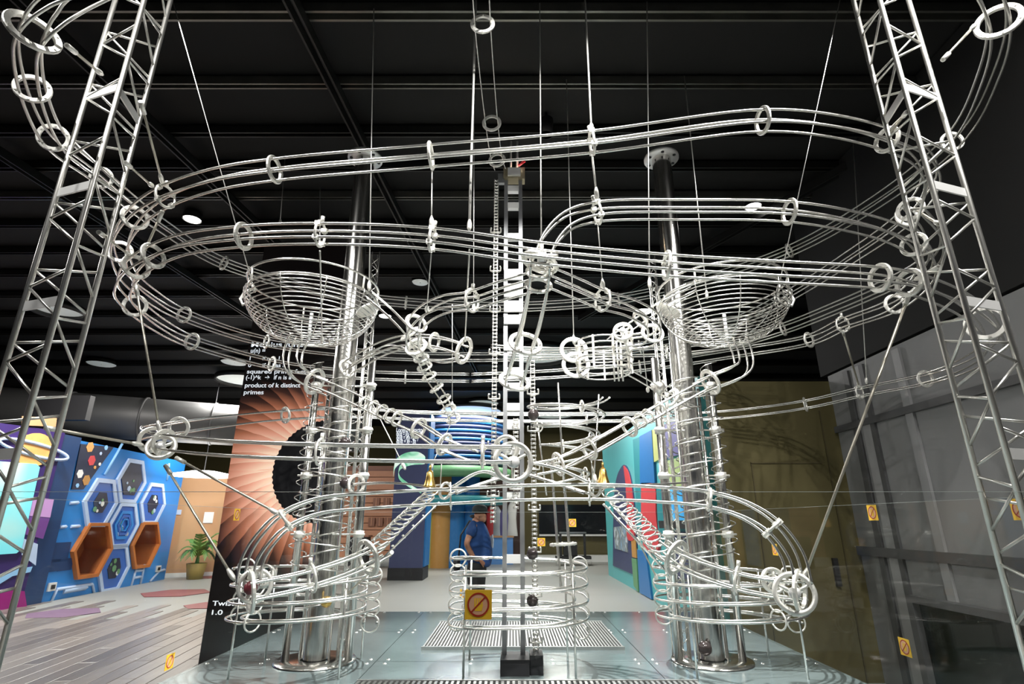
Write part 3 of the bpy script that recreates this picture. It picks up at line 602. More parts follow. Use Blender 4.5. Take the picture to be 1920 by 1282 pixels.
def track(label, P, rings=(), a=.04, r=.0074, closed=False, ref=Z, nrail=4, m='steel', kind='n', clamps=(), n=10, name='ball_track', group='ball tracks', tilt=None):
    pts, idx = catmull([W(*p) if not isinstance(p, Vector) else p for p in P], n, closed)
    lo = min(pts, key=lambda q: q.z); t = thing(name, label, 'ball track', lo, group)
    fr = [frame(pts, i, closed, ref) for i in range(len(pts))]
    # keep the side vector continuous along the run
    for i in range(1, len(fr)):
        if fr[i][1].dot(fr[i-1][1]) < 0: fr[i] = (fr[i][0], -fr[i][1], -fr[i][2])
    offs = {4: [(1, 1), (-1, 1), (-1, -1), (1, -1)], 2: [(1, 0), (-1, 0)], 3: [(1, -.6), (-1, -.6), (0, 1.1)]}[nrail]
    for ox, oy in offs: MB().tube([p+f[1]*ox*a+f[2]*oy*a for p, f in zip(pts, fr)], r, 7, closed).build('rail', m, t)
    for k in rings:
        kk = kind; q = k
        if isinstance(k, tuple): q, kk = k
        i = min(len(pts)-1, int(round(q*n))); tt, s_, u = fr[i]
        if tilt: tt = (tt+Vector(tilt)).normalized(); s_ = tt.orthogonal().normalized(); u = tt.cross(s_)
        place('ring', RING[kk], pts[i], t, Matrix((s_, u, tt)).transposed())
    for k in clamps:
        i = min(len(pts)-1, int(round(k*n))); tt, s_, u = fr[i]; b = MB(); rot = Matrix((tt, s_, u)).transposed()
        b.tube([pts[i]+s_*(a*1.45*math.cos(q))+u*(a*1.75*math.sin(q)) for q in [2*math.pi*w_/20 for w_ in range(20)]], .008, 6, True)
        for ox, oy in ((1, 1), (1, -1), (-1, 1), (-1, -1)): b.box(pts[i]+s_*ox*a+u*oy*a, (.03, .022, .022), rot)
        b.tube([pts[i]+u*(a*1.7), pts[i]+u*(a*1.7+.035)], .011, 8)
        b.build('clamp', 'ring', t)
    return t, pts, fr
# ---- big loops
track('outermost hoop track sweeping from the upper left corner behind the columns', [(300, -75, 2.6), (190, -30, 2.45), (105, 15, 2.35), (62, 60, 2.35), (52, 110, 2.5), (68, 190, 2.75), (100, 258, 3.0), (190, 333, 3.9), (300, 420, 4.8), (420, 493, 5.5), (600, 545, 6.0), (761, 567, 6.2), (960, 575, 6.25), (1160, 560, 6.2), (1330, 522, 5.9), (1480, 470, 5.5), (1640, 380, 4.7), (1785, 265, 3.9), (1850, 150, 3.3), (1872, 40, 2.9), (1830, -60, 2.7)], [(3, 'b'), 4.7, (6, 'n'), 7, 9, 11, 13, 15, 17, (19, 'b')], m='steel_far')
track('top front loop track running the full width above the centre', [(1663, 262, 3.15), (1560, 236, 3.05), (1430, 226, 3.0), (1110, 266, 2.95), (808, 292, 2.95), (515, 318, 3.0), (400, 337, 3.05), (310, 368, 3.1), (253, 408, 3.25), (225, 460, 3.5), (240, 515, 3.9), (285, 556, 4.4), (345, 590, 4.9), (500, 640, 5.7), (700, 664, 6.1), (960, 668, 6.2), (1200, 650, 6.1), (1374, 605, 5.8), (1468, 560, 5.4), (1600, 478, 4.6), (1700, 405, 3.9), (1745, 340, 3.5), (1728, 295, 3.3)], [0, 2, 4, 5, 8, (9.2, 'n'), 12, 13, 14, 16, 18, 20], closed=True, clamps=(3, 7))
track('middle front track crossing in front of both wire bowls', [(880, 708, 5.95), (760, 706, 5.9), (620, 698, 5.7), (510, 682, 5.4), (360, 640, 4.7), (300, 610, 4.2), (253, 573, 3.7), (232, 540, 3.35), (255, 500, 3.15), (330, 462, 3.05), (457, 443, 2.95), (600, 438, 2.9), (810, 447, 2.85), (1010, 474, 2.8), (1250, 497, 2.78), (1430, 508, 2.78), (1650, 521, 2.8), (1705, 530, 2.85), (1790, 562, 2.95), (1848, 605, 3.2), (1862, 645, 3.6), (1815, 682, 4.2), (1735, 710, 4.8), (1612, 735, 5.4), (1510, 758, 5.8), (1350, 778, 6.1), (1100, 784, 6.2), (900, 783, 6.2), (770, 780, 6.15), (690, 772, 6.0)], [1, 3, 4, 6, 8, (8.5, 'n'), 10, 14, 16, 17, (19, 'b'), 22, 24, 26], clamps=(11, 12, 23))
track('short upper right loop track rising from the centre joint', [(1012, 492, 2.9), (1030, 450, 2.95), (1065, 414, 3.0), (1120, 397, 3.05), (1300, 393, 3.1), (1480, 397, 3.1), (1600, 416, 3.15), (1680, 440, 3.25), (1728, 472, 3.4), (1735, 515, 3.65), (1678, 570, 4.1), (1580, 608, 4.8), (1517, 637, 5.2), (1374, 662, 5.7), (1200, 688, 6.0), (1050, 700, 6.05), (960, 705, 6.02), (884, 708, 5.96)], [(.0, 'b'), 5, 7.6, 10, 12, 14], clamps=(3, 11))
track('return track curving behind the right truss to the back', [(1707, 392, 3.35), (1748, 440, 3.6), (1742, 490, 4.0), (1659, 537, 4.6), (1560, 580, 5.1), (1468, 616, 5.5), (1374, 643, 5.75), (1250, 658, 5.9), (1120, 660, 5.95), (1000, 660, 5.9), (920, 655, 5.85)], [0, 5, 7], m='steel_far')
track('lower left loop track at bell height with its bend by the plywood wall', [(960, 852, 2.95), (905, 852, 2.95), (820, 851, 2.95), (600, 847, 3.0), (420, 840, 3.05), (330, 832, 3.1), (285, 824, 3.2), (280, 812, 3.45), (335, 801, 3.9), (430, 788, 4.5), (535, 778, 5.0), (640, 774, 5.4), (800, 779, 5.75), (960, 782, 5.8), (1240, 778, 5.8), (1310, 768, 5.6)], [(5.4, 'n'), (6, 'n'), 8, 10], clamps=(1, 3))
track('front arch track spanning low between the two end wheels', [(466, 1098, 2.72), (474, 1050, 2.78), (500, 1008, 2.82), (535, 975, 2.87), (600, 948, 2.95), (700, 938, 3.02), (845, 930, 3.1), (970, 924, 3.12), (1105, 922, 3.1), (1220, 926, 3.05), (1330, 936, 2.98), (1400, 958, 2.92), (1448, 990, 2.85), (1485, 1040, 2.78), (1500, 1095, 2.72)], [(6, 't'), (8, 't')], clamps=(3, 10, 12), ref=Y)
track('inclined track from the left end wheel up to the foot of the left coil ramp', [(470, 1108, 2.72), (560, 1090, 2.85), (640, 1066, 3.0), (690, 1045, 3.12), (722, 1028, 3.22)], [(0, 'b'), (3, 'b')], clamps=(1.3,))
track('inclined track from the right end wheel up to the foot of the right coil ramp', [(1500, 1108, 2.72), (1405, 1094, 2.88), (1330, 1072, 3.0), (1268, 1045, 3.15), (1240, 1025, 3.24)], [(0, 'b'), (3, 'b')], clamps=(1.3,))
# ---- centre tracks
track('steep drop track falling in front of the mast from the centre joint', [(1013, 488, 2.9), (1009, 540, 3.0), (997, 600, 3.15), (982, 655, 3.3), (965, 715, 3.4)], [(.45, 'n'), (.9, 'n'), (2.8, 'b'), (4, 'b')], ref=Y, a=.05, r=.008)
track('left S-shaped track from the centre joint to the left bowl ramp', [(1000, 528, 3.0), (940, 545, 3.1), (885, 563, 3.2), (835, 570, 3.35), (795, 590, 3.5), (775, 618, 3.6), (780, 650, 3.7), (800, 668, 3.8)], [4.6, (6, 'n')], clamps=(2,))
track('right S-shaped track from the centre joint to the right bowl ramp', [(1032, 520, 3.0), (1080, 540, 3.1), (1130, 562, 3.22), (1185, 578, 3.4), (1225, 605, 3.55), (1215, 635, 3.7), (1170, 642, 3.8)], [4.6, (5.8, 'n')], clamps=(2,))
track('steep left chute of many rings below the left bowl', [(692, 552, 3.75), (735, 590, 3.75), (775, 635, 3.8), (795, 685, 3.9), (806, 708, 3.95), (832, 748, 4.0), (850, 785, 4.1)], [(1.8, 'n'), (2.3, 'n'), (2.7, 's'), (3.1, 's'), (3.9, 's'), (4.5, 's'), (5, 's'), (5.5, 's'), (6, 's')], a=.026, r=.005, ref=Y)
track('curved track joining the lone hanging ring to the left column', [(870, 657, 4.0), (825, 643, 4.1), (770, 640, 4.2), (720, 652, 4.3), (650, 690, 4.5)], [(0, 'b'), 1.2, 4], m='steel')
track('second looping pair of rails beneath the lone hanging ring', [(868, 672, 4.0), (820, 678, 4.1), (790, 668, 4.2), (740, 650, 4.25), (690, 665, 4.3)], [], nrail=2, r=.005)
track('descending left branch track studded with small rings', [(590, 715, 4.15), (640, 736, 4.05), (700, 764, 3.95), (740, 783, 3.85), (785, 803, 3.75), (833, 833, 3.6), (890, 856, 3.5)], [(0, 'b'), (1.7, 's'), (2, 's'), (2.4, 's'), (2.8, 's'), (3.1, 's'), 4, 5], a=.036)
track('descending right branch track studded with small rings', [(1332, 716, 4.15), (1265, 752, 4.05), (1215, 780, 3.95), (1180, 800, 3.85), (1105, 842, 3.65), (1047, 870, 3.5), (1000, 880, 3.45)], [(0, 'b'), (1.5, 's'), (2, 's'), (2.4, 's'), 3, 4, 5], a=.036)
track('ringed overhead track climbing from the mast top towards the ceiling', [(938, 318, 4.95), (932, 300, 4.85), (922, 231, 4.4), (912, 130, 3.85), (905, 45, 3.45), (900, -40, 3.2)], [(1, 'n'), (2, 'n'), (4, 'n')], nrail=2, a=.05, r=.005)
track('upright pair of rails with one big ring right of the mast', [(1044, 872, 4.35), (1050, 940, 4.25), (1056, 1020, 4.15), (1064, 1108, 4.05)], [(2, 'b')], ref=Y, a=.045)
track('short cross track behind the right bowl', [(1145, 640, 4.2), (1200, 600, 4.3), (1260, 560, 4.4), (1300, 540, 4.4)], [1], a=.03, r=.005)
track('low descending track from the spiral wheel to the right column', [(1165, 690, 4.1), (1210, 715, 4.2), (1260, 745, 4.3), (1305, 765, 4.35)], [(2, 'n')], nrail=2, r=.006)
track('left diagonal brace rails between the arch and the centre wheel', [(850, 912, 3.08), (905, 884, 3.1), (960, 905, 3.15)], [], nrail=2, a=.02)
track('right diagonal brace rails between the arch and the centre wheel', [(1104, 905, 3.08), (1050, 880, 3.1), (990, 866, 3.15)], [], nrail=2, a=.02)
track('left lower cross rails between the arch and the mast', [(850, 925, 3.1), (900, 908, 3.3), (950, 892, 3.5)], [], nrail=2, a=.02)
track('right lower cross rails between the arch and the mast', [(1100, 925, 3.1), (1040, 905, 3.3), (985, 888, 3.5)], [], nrail=2, a=.02)
track('short rails behind the bell at the left coil ramp', [(835, 920, 3.55), (790, 910, 3.7), (720, 905, 3.9), (668, 908, 4.1)], [3, (0, 's')], nrail=2)
track('short rails behind the bell at the right coil ramp', [(1115, 915, 3.55), (1160, 912, 3.7), (1230, 908, 3.9), (1280, 905, 4.1)], [(0, 's')], nrail=2)
# ---- joint wheels
def wheel(px, py, z, rad, label, face, spokes=3):
    c = W(px, py, z); t = thing('joint_wheel', label, 'wheel', c-Z*rad, 'joint wheels of the tracks'); f = Vector(face).normalized(); s_ = f.cross(Z).normalized(); u = s_.cross(f); rot = Matrix((s_, u, f)).transposed()
    MB().lathe([(rad*.78, -.012), (rad, -.012), (rad*1.02, 0), (rad, .012), (rad*.78, .012), (rad*.78, -.012)], c, 32, rot).build('rim', 'ring', t)
    b = MB()
    for k in range(spokes): an = 2*math.pi*k/spokes+.5; b.tube([c, c+(s_*math.cos(an)+u*math.sin(an))*rad*.8], .009, 6)
    b.build('spoke', 'ring', t); MB().lathe([(.001, -.03), (rad*.28, -.03), (rad*.28, .03), (.001, .03)], c, 16, rot).build('hub', 'plate', t)
    return c
wheel(962, 866, 3.05, .115, 'big shining wheel joint in the middle of the machine', (.2, -1, -.1))
wheel(948, 842, 3.2, .085, 'smaller wheel joint just behind the big middle wheel', (-.5, -1, .1))
wheel(478, 1098, 2.78, .085, 'wheel joint at the left end of the front arch', (.5, -1, 0))
wheel(495, 1080, 2.95, .06, 'small spoked wheel behind the left end wheel', (-.2, -1, .3))
wheel(1490, 1112, 2.7, .1, 'wheel joint at the right end of the front arch', (-.4, -1, .2))
wheel(1450, 1088, 2.9, .065, 'small spoked wheel behind the right end wheel', (.1, -1, .1), 5)
wheel(302, 838, 3.1, .08, 'wheel joint at the left bend of the lower loop', (.3, -1, .5))
wheel(1016, 480, 2.88, .085, 'round top joint where the drop track starts', (0, -.5, 1))
wheel(1168, 622, 3.75, .07, 'ring joint left of the right bowl ramp', (-.3, -1, .2))
def balls(px, py, z, r_, m, label):
    c = W(px, py, z); b = MB().ball(c, r_); tag(b.build('ball', m), label, 'ball', 'running balls')
balls(470, 1102, 2.72, .034, 'redball', 'dark red ball inside the left end wheel'); balls(998, 1038, 4.02, .042, 'darkball', 'dark ball lifted on the chain beside the tall ring'); balls(998, 1126, 3.95, .042, 'darkball', 'dark ball lifted on the chain inside the centre spiral')
balls(1000, 777, 4.3, .045, 'darkball', 'bronze-dark ball by the top of the spiral tower'); balls(647, 830, 4.1, .045, 'darkball', 'dark ball caught in the left column lattice'); balls(648, 905, 4.1, .045, 'darkball', 'dark ball lower in the left column lattice'); balls(1322, 1215, 4.0, .05, 'darkball', 'large dark ball at the foot of the right column'); balls(612, 1128, 4.0, .04, 'brass', 'small brass ball beside the left column inside its spiral')
balls(1236, 727, 4.25, .05, 'chain', 'steel ball in the ring left of the right column')
# ---- bells
for px, py, lb in ((806, 897, 'small brass bell above the left coil ramp'), (1131, 892, 'small brass bell above the right coil ramp')):
    c = W(px, py, 3.5); t = thing('brass_bell', lb, 'bell', c-Z*.05, 'brass bells')
    MB().lathe([(.001, .052), (.012, .052), (.022, .035), (.027, 0), (.04, -.045), (.043, -.052), (.036, -.05), (.024, 0)], c, 20).build('bell_body', 'brass', t); MB().tube([c+Z*.05, c+Z*.085], .008, 8).build('bell_knob', 'brass', t)
    MB().tube([c+Z*.08, c+Z*.1, c+Z*.1+X*(.07 if px < 960 else -.07), c+X*(.07 if px < 960 else -.07)-Z*.05], .004, 6).build('bracket', 'steel', t)
# ---- coil ramps
def coil(p, q, rad, turns, label):
    p, q = W(*p), W(*q); t = thing('coil_ramp', label, 'coil ramp', q, 'coil ramps'); ax = (q-p).normalized(); s_ = ax.cross(Z).normalized(); u = s_.cross(ax); n = turns*14
    MB().tube([p.lerp(q, i/n)+Z*.055+(X*math.cos(2*math.pi*i/14)*.85+(Y*.85+Z*.5)*math.sin(2*math.pi*i/14))*(rad*(.7+.4*i/n))+Z*.012*math.cos(2*math.pi*i/14) for i in range(n+1)], .0055, 6).build('coil', 'steel', t)
    for sg in (-1, 1):
        MB().tube([p+s_*sg*.03-u*.045, q+s_*sg*.03-u*.045], .006, 7).build('rail', 'steel', t); MB().tube([p+s_*sg*.03-u*.0, q+s_*sg*.03-u*.0], .004, 7).build('rail', 'steel', t)
    for k in range(6): c = p.lerp(q, (k+.5)/6); MB().tube([c-s_*.035-u*.03, c-u*.05, c+s_*.035-u*.03], .005, 6).build('saddle', 'ring', t)
coil((815, 932, 3.5), (700, 1045, 3.35), .078, 13, 'descending wire coil ramp left of the standing man'); coil((1140, 935, 3.5), (1255, 1058, 3.35), .078, 14, 'descending wire coil ramp in front of the mural wall')
# ---- wire bowls
def bowl(px, py, z, rad, label, side):
    c = W(px, py, z); t = thing('wire_bowl', label, 'wire bowl', c-Z*.34, 'wire bowls'); dp = .34
    def hoop(rr, zz, rw_, nm): MB().tube([c+Vector((rr*math.cos(2*math.pi*k/44), rr*math.sin(2*math.pi*k/44), zz)) for k in range(44)], rw_, 6, True).build(nm, 'steel', t)
    hoop(rad, .1, .009, 'guard_rim'); hoop(rad*.985, 0, .008, 'rim')
    nh = 17
    for k in range(1, nh): ph = k/nh; hoop(rad*math.cos(ph*math.pi/2)**.75*.98+.02, -dp*math.sin(ph*math.pi/2)**1.15, .0045, 'hoop')
    for k in range(10):
        an = 2*math.pi*k/10+.2; d = Vector((math.cos(an), math.sin(an), 0))
        MB().tube([c+d*(rad*math.cos(q*math.pi/2)**.75*.985+.02)+Z*(-dp*math.sin(q*math.pi/2)**1.15) for q in [i/12 for i in range(12)]], .0045, 5).build('rib', 'steel', t)
        if k % 3 == 0: MB().tube([c+d*rad*.99, c+d*rad+Z*.1], .008, 6).build('rim_post', 'ring', t)
    h = c-X*side*-rad; h = c+X*side*(rad+.01)
    MB().tube([h+Z*.08, h+X*side*.05+Z*.06, h+X*side*.075+Z*.0, h+X*side*.05-Z*.05, h-Z*.02], .011, 7).build('hook', 'ring', t)
    MB().lathe([(.001, 0), (.1, 0), (.1, .012), (.001, .012)], c+Vector((-side*(rad-.08), .12, -.05)), 18, Matrix.Rotation(R(28*side), 3, 'Y')).build('entry_plate', 'ring', t)
    MB().tube([c-Z*dp, c-Z*(dp-.22)], .014, 8).build('centre_pin', 'plate', t)
    return c
cL = bowl(588, 560, 4.2, .48, 'big wire bowl in front of the left column', -1); cR = bowl(1354, 562, 4.2, .47, 'big wire bowl in front of the right column', 1)
for c, e, lb, sd in ((cL, (590, 715, 4.15), 'curved drop chute under the left wire bowl', -1), (cR, (1332, 716, 4.15), 'curved drop chute under the right wire bowl', 1)):
    q = W(*e); track(lb, [c+Vector((sd*.07, 0, -.31)), c+Vector((sd*.1, 0, -.43)), c+Vector((sd*.085, 0, -.54)), q+Vector((sd*.02, 0, 0)), q+Vector((-sd*.1, 0, -.05))], [], a=.05, ref=Y, name='drop_chute')
# ---- round columns with their side tubes, lattice and wires
def column(x, D, side, label):
    t = thing('steel_column', label, 'column', (x, D, PLAT), 'steel columns'); top = atD(685, 298, D).z; r_ = .092
    MB().lathe([(r_, PLAT), (r_, top)], (x, D, 0), 32).build('tube', 'column', t)
    MB().lathe([(.001, top+.02), (.165, top+.02), (.17, top+.012), (.17, top-.01), (r_, top-.01)], (x, D, 0), 32).build('top_flange', 'plate', t)
    for k in range(6): an = R(60*k+20); MB().lathe([(.016, -.014), (.016, -.02), (.001, -.02)], (x+.135*math.cos(an), D+.135*math.sin(an), top), 8).build('flange_bolt', 'black', t)
    MB().lathe([(.3, PLAT+.004), (.295, PLAT+.016), (.11, PLAT+.016)], (x, D, 0), 36).build('foot_disc', 'column', t)
    s2 = side
    for dx, dy, rr, h0, h1, nm in ((.2*s2, -.08, .028, 0, 2.3, 'side_tube'), (-.26*s2, -.05, .03, 0, 2.35, 'side_tube'), (-.16*s2, .03, .012, 0, 3.2, 'thin_tube'), (.13*s2, .04, .014, 0, 2.1, 'thin_tube'), (-.12*s2, -.07, .008, 0, 2.4, 'thin_tube')):
        MB().tube([(x+dx, D+dy, PLAT+h0), (x+dx, D+dy, PLAT+h1)], rr, 12).build(nm, 'column' if rr > .02 else 'steel', t)
    # small lattice ladder
    lx = x-.2*s2; b = [Vector((lx-.035, D-.03, 0)), Vector((lx+.035, D-.03, 0)), Vector((lx, D+.035, 0))]
    for q in b: MB().tube([q+Z*PLAT, q+Z*(PLAT+3.4)], .006, 6).build('lattice_leg', 'steel', t)
    zz = MB(); k = 0
    while k < 46:
        for i in range(3): z0 = PLAT+.03+k*.072; p, q = b[i], b[(i+1) % 3]; zz.tube([p+Z*(z0 if k % 2 else z0+.07), q+Z*(z0+.07 if k % 2 else z0)], .003, 4)
        k += 1
    zz.build('lattice_web', 'steel', t)
    # helix rails wound round the column
    hb = MB().tube([(x+.125*math.cos(a_/12*2*math.pi), D+.125*math.sin(a_/12*2*math.pi), PLAT+.3+a_*.0105) for a_ in range(0, 180)], .005, 5); hb.build('helix_wire', 'steel', t)
    MB().tube([(x+.05*s2+.21*math.cos(a_/14*2*math.pi*s2), D+.21*math.sin(a_/14*2*math.pi*s2), PLAT+.62+a_*.0125) for a_ in range(0, 112)], .0055, 5).build('helix_wire', 'steel', t)
    MB().tube([(x+.2*s2+.07*math.cos(a_/10*2*math.pi), D-.08+.07*math.sin(a_/10*2*math.pi), PLAT+.75+a_*.012) for a_ in range(0, 130)], .004, 5).build('helix_wire', 'steel', t)
    for hh in (.9, 1.35, 1.72, 2.1):
        for dx in (.2*s2, -.26*s2): MB().lathe([(.03, -.025), (.042, -.025), (.042, .025), (.03, .025)], (x+dx, D-(.08 if dx*s2 > 0 else .05), PLAT+hh), 14).tube([(x+dx-.06, D-.1, PLAT+hh), (x+dx+.06, D-.1, PLAT+hh)], .008, 8).build('tube_clamp', 'ring', t)
        MB().tube([(x+.2*s2, D-.08, PLAT+hh), (x-.26*s2, D-.05, PLAT+hh)], .009, 7).build('cross_bar', 'steel', t)
xL = atD(597, 1180, 4.62).x
column(xL, 4.62, -1, 'tall polished round steel column left of the mast'); column(1.5, 4.62, 1, 'tall polished round steel column right of the mast')
# ---- base spirals
def spiral(cx, cy, z0, pitch, turns, rx, ry, gap, pw, label, sgn=1, clampa=(0, 90, 180, 270)):
    t = thing('base_spiral', label, 'spiral track', (cx, cy, z0), 'base spirals')
    def pt(a_, off):
        c_, s_ = math.cos(a_), math.sin(a_); e = 2/pw
        return Vector((cx+(rx-off)*math.copysign(abs(c_)**e, c_), cy+(ry-off)*math.copysign(abs(s_)**e, s_), z0+pitch*a_/(2*math.pi)))
    n = int(turns*56)
    for off in (0, gap): MB().tube([pt(sgn*0+2*math.pi*turns*i/n, off) for i in range(n+1)], .0082, 7).build('rail', 'steel', t)
    for d in clampa:
        b = MB(); k = 0
        while d/360+k <= turns:
            a_ = 2*math.pi*(d/360+k); A, B = pt(a_, -.015), pt(a_, gap+.015); mid = (A+B)/2; hw = (B-A)*.5
            b.tube([mid+hw*math.cos(q)+Z*.061*math.sin(q) for q in [2*math.pi*i/18 for i in range(18)]], .0062, 6, True); k += 1
        b.build('clamp_chain', 'ring', t)
    for d in (40, 140, 220, 320):
        q = pt(2*math.pi*d/360, gap*.5); MB().tube([(q.x, q.y, PLAT), (q.x, q.y, z0+pitch*turns*.9)], .008, 7).build('support_rod', 'steel', t)
spiral(-1.52, 4.42, .86, .108, 3.6, .53, .5, .1, 2.0, 'stacked wire spiral around the foot of the left column', clampa=(0, 180, 245))
spiral(1.6, 4.42, .86, .108, 3.6, .53, .5, .1, 2.0, 'stacked wire spiral around the foot of the right column', clampa=(0, 180, 290))
spiral(.05, 4.4, .82, .108, 4.7, .5, .44, .09, 2.7, 'stacked rounded wire spiral around the centre mast foot', clampa=(0, 180))
# ---- spiral tower right of the mast and small loop wheel
c = W(1063, 745, 4.35); t = thing('spiral_tower', 'narrow wire spiral tower right of the mast', 'spiral track', c-Z*.75)
for off in (0, .055): MB().tube([c+Vector(((.34-.022*i/14-off)*math.cos(2*math.pi*i/30), (.3-.02*i/14-off)*math.sin(2*math.pi*i/30), -.005*i)) for i in range(0, 136)], .008, 6).build('rail', 'steel', t)
for an in (.4, 2.6, 4.4): d = Vector((math.cos(an), math.sin(an), 0)); MB().tube([c+d*.3+Z*.05, c+d*.2-Z*.75], .007, 6).build('support_rod', 'steel', t)
for k in range(7):
    i = k*19+5; a_ = 2*math.pi*i/30; rr = .31-.022*i/14; MB().tube([c+Vector((rr*math.cos(a_)*(1+.12*math.cos(q)), rr*.9*math.sin(a_)*(1+.12*math.cos(q)), -.005*i+.045*math.sin(q))) for q in [2*math.pi*j/14 for j in range(14)]], .006, 6, True).build('clamp_ring', 'ring', t)
c = W(1132, 668, 4.0); t = thing('loop_wheel', 'small drum of wire loops with two rings beside the right bowl ramp', 'spiral track', c-Z*.16)
for k in range(6): MB().tube([c+Vector(((.21-.01*(k % 3))*math.cos(2*math.pi*i/30), .2*math.sin(2*math.pi*i/30), .1-.045*k)) for i in range(30)], .006, 6, True).build('loop', 'steel', t)
for k in range(9): an = R(40*k); d = Vector((math.cos(an), math.sin(an), 0)); MB().box(c+d*.2-Z*.01, (.016, .012, .24), Matrix.Rotation(an, 3, 'Z')).build('loop_clamp', 'ring', t)
for k in range(3): MB().tube([c+Vector((.06+.03*k, -.05, .1)), c+Vector((.06+.03*k, -.05, -.2))], .006, 7).build('axle', 'ring', t)
for dz, dx in ((.03, 0), (-.085, .012)): place('ring', RING['b'], W(1076, 663, 4.0)+Vector((dx, 0, dz)), t, Matrix.Rotation(R(80), 3, 'X'))
# ---- mast with lift chains
mD = 4.38; mTop = atD(965, 335, mD).z; xa, xb = -.055, .078
t = thing('lift_mast', 'twin-post lift mast standing in the centre of the machine', 'mast', (.01, mD, PLAT))
for x in (xa, xb): MB().box((x, mD, (PLAT+mTop)/2), (.034, .045, mTop-PLAT)).build('post', 'post', t)
k = 0
for zz in (mTop-.12, mTop-.3, mTop-.62, 2.75, 2.62, 2.45, 2.3, 2.1, 1.75, 1.3, .95): MB().box(((xa+xb)/2, mD, zz), (xb-xa-.03, .05, .06)).build('rung', 'plate', t)
for zz, hh in ((3.62, .1), (3.47, .12), (3.32, .1), (3.2, .08), (2.96, .07), (2.72, .07)): MB().box(((xa+xb)/2+.0, mD-.035, zz), (.16, .02, hh)).build('face_plate', 'white', t)  # plates coloured white to stand in for the glare on the mast
MB().box((.02, mD, mTop+.03), (.2, .1, .12)).build('head_block', mat('head_block_bronze', (.3, .26, .17), .4, .6), t); MB().box((.02, mD-.06, mTop+.03), (.12, .03, .08)).build('head_cover', 'plate', t)
MB().tube([(.06, mD-.06, mTop+.1), (.12, mD-.08, mTop+.14)], .012, 8).build('red_handle', 'red', t)
for x in (-.01, .05): MB().tube([(x, mD, mTop+.09), (x, mD, mTop+.42)], .01, 8).build('tie_bolt', 'plate', t)
MB().box((-.1, mD-.02, mTop-.02), (.06, .04, .1)).build('chain_guide', 'post', t)
def chain(x, D, z0, z1, label, carriers):
    t = thing('lift_chain', label, 'chain', (x, D, z0), 'lift chains'); n = int((z1-z0)/.032); b = MB(); b2 = MB()
    for k in range(n):
        z = z0+(k+.5)*(z1-z0)/n
        for sx in (-.016, .016): b.box((x+sx, D, z), (.006, .02, .024))
        b2.tube([(x-.022, D, z), (x+.022, D, z)], .009, 7)
    tag(b.build('link_plates', 'chain', t), kind='stuff'); tag(b2.build('link_rollers', 'steel', t), kind='stuff')
    me = None
    for z in carriers:
        bb = MB()
        for sx in (-.045, .045): bb.tube([(x+sx*.4, D, z), (x+sx, D-.03, z), (x+sx, D-.03, z+.03), (x+sx*.9, D-.05, z+.035)], .006, 6)
        bb.tube([(x-.045, D-.03, z), (x+.045, D-.03, z)], .006, 6); bb.build('ball_carrier', 'ring', t)
chain(-.145, 4.36, 1.55, mTop-.02, 'left lift chain hanging beside the mast', [1.75+.38*k for k in range(7)]); chain(.17, 4.36, PLAT+.05, 2.85, 'right lift chain running down to the mast foot', [.75+.3*k for k in range(7)]); chain(.03, 4.3, 1.65, 2.35, 'short middle lift chain between the mast posts', [1.8, 2.1])
# ---- triangular trusses
def truss(side, label):
    vd = Vector((side*.67, .74, 0)); lt = Vector((.74, -side*.67, 0)) if side > 0 else Vector((.74, .67, 0)); ce_ = Vector((side*2.1, 2.34, 0))
    A, Cc, B = ce_-lt*.12+vd*.07, ce_+lt*.12+vd*.07, ce_-vd*.139
    if side > 0: A, Cc = Cc, A
    t = thing('triangular_truss', label, 'truss', (ce_.x, ce_.y, PLAT), 'triangular trusses'); legs = [A, B, Cc]
    for q in legs: MB().tube([q+Z*PLAT, q+Z*CEIL], .0125, 10).build('leg', 'steel_far', t)
    MB().lathe([(.001, PLAT+.03), (.2, PLAT+.03), (.2, PLAT), (.001, PLAT)], (ce_.x, ce_.y, 0), 24).build('foot_plate', 'plate', t)
    z = EYE+.667-.36*4
    for k in range(16):
        z0 = z+.36*k
        if z0 < PLAT or z0+.36 > CEIL: continue
        for (p, q, ph) in ((A, B, 0), (B, Cc, .18), (A, Cc, .09)):
            za = z0+ph
            if za+.36 > CEIL: continue
            MB().tube([p+Z*za, q+Z*(za+.06)], .0065, 7).build('brace', 'steel_far', t); MB().tube([p+Z*za, q+Z*(za-.17)], .0065, 7).build('brace', 'steel_far', t)
    for p, q, zz in ((A, B, 3.68), (B, Cc, 3.66), (A, B, 3.1), (A, B, 2.5), (A, B, 1.83)):
        d = (q-p).normalized(); rot = Matrix((d, d.cross(Z), Z)).transposed(); MB().box((p+q)/2+Z*zz, ((q-p).length, .008, .045), rot).build('bracket_plate', 'plate', t)
truss(-1, 'tall triangular lattice truss at the left edge'); truss(1, 'tall triangular lattice truss at the right edge')
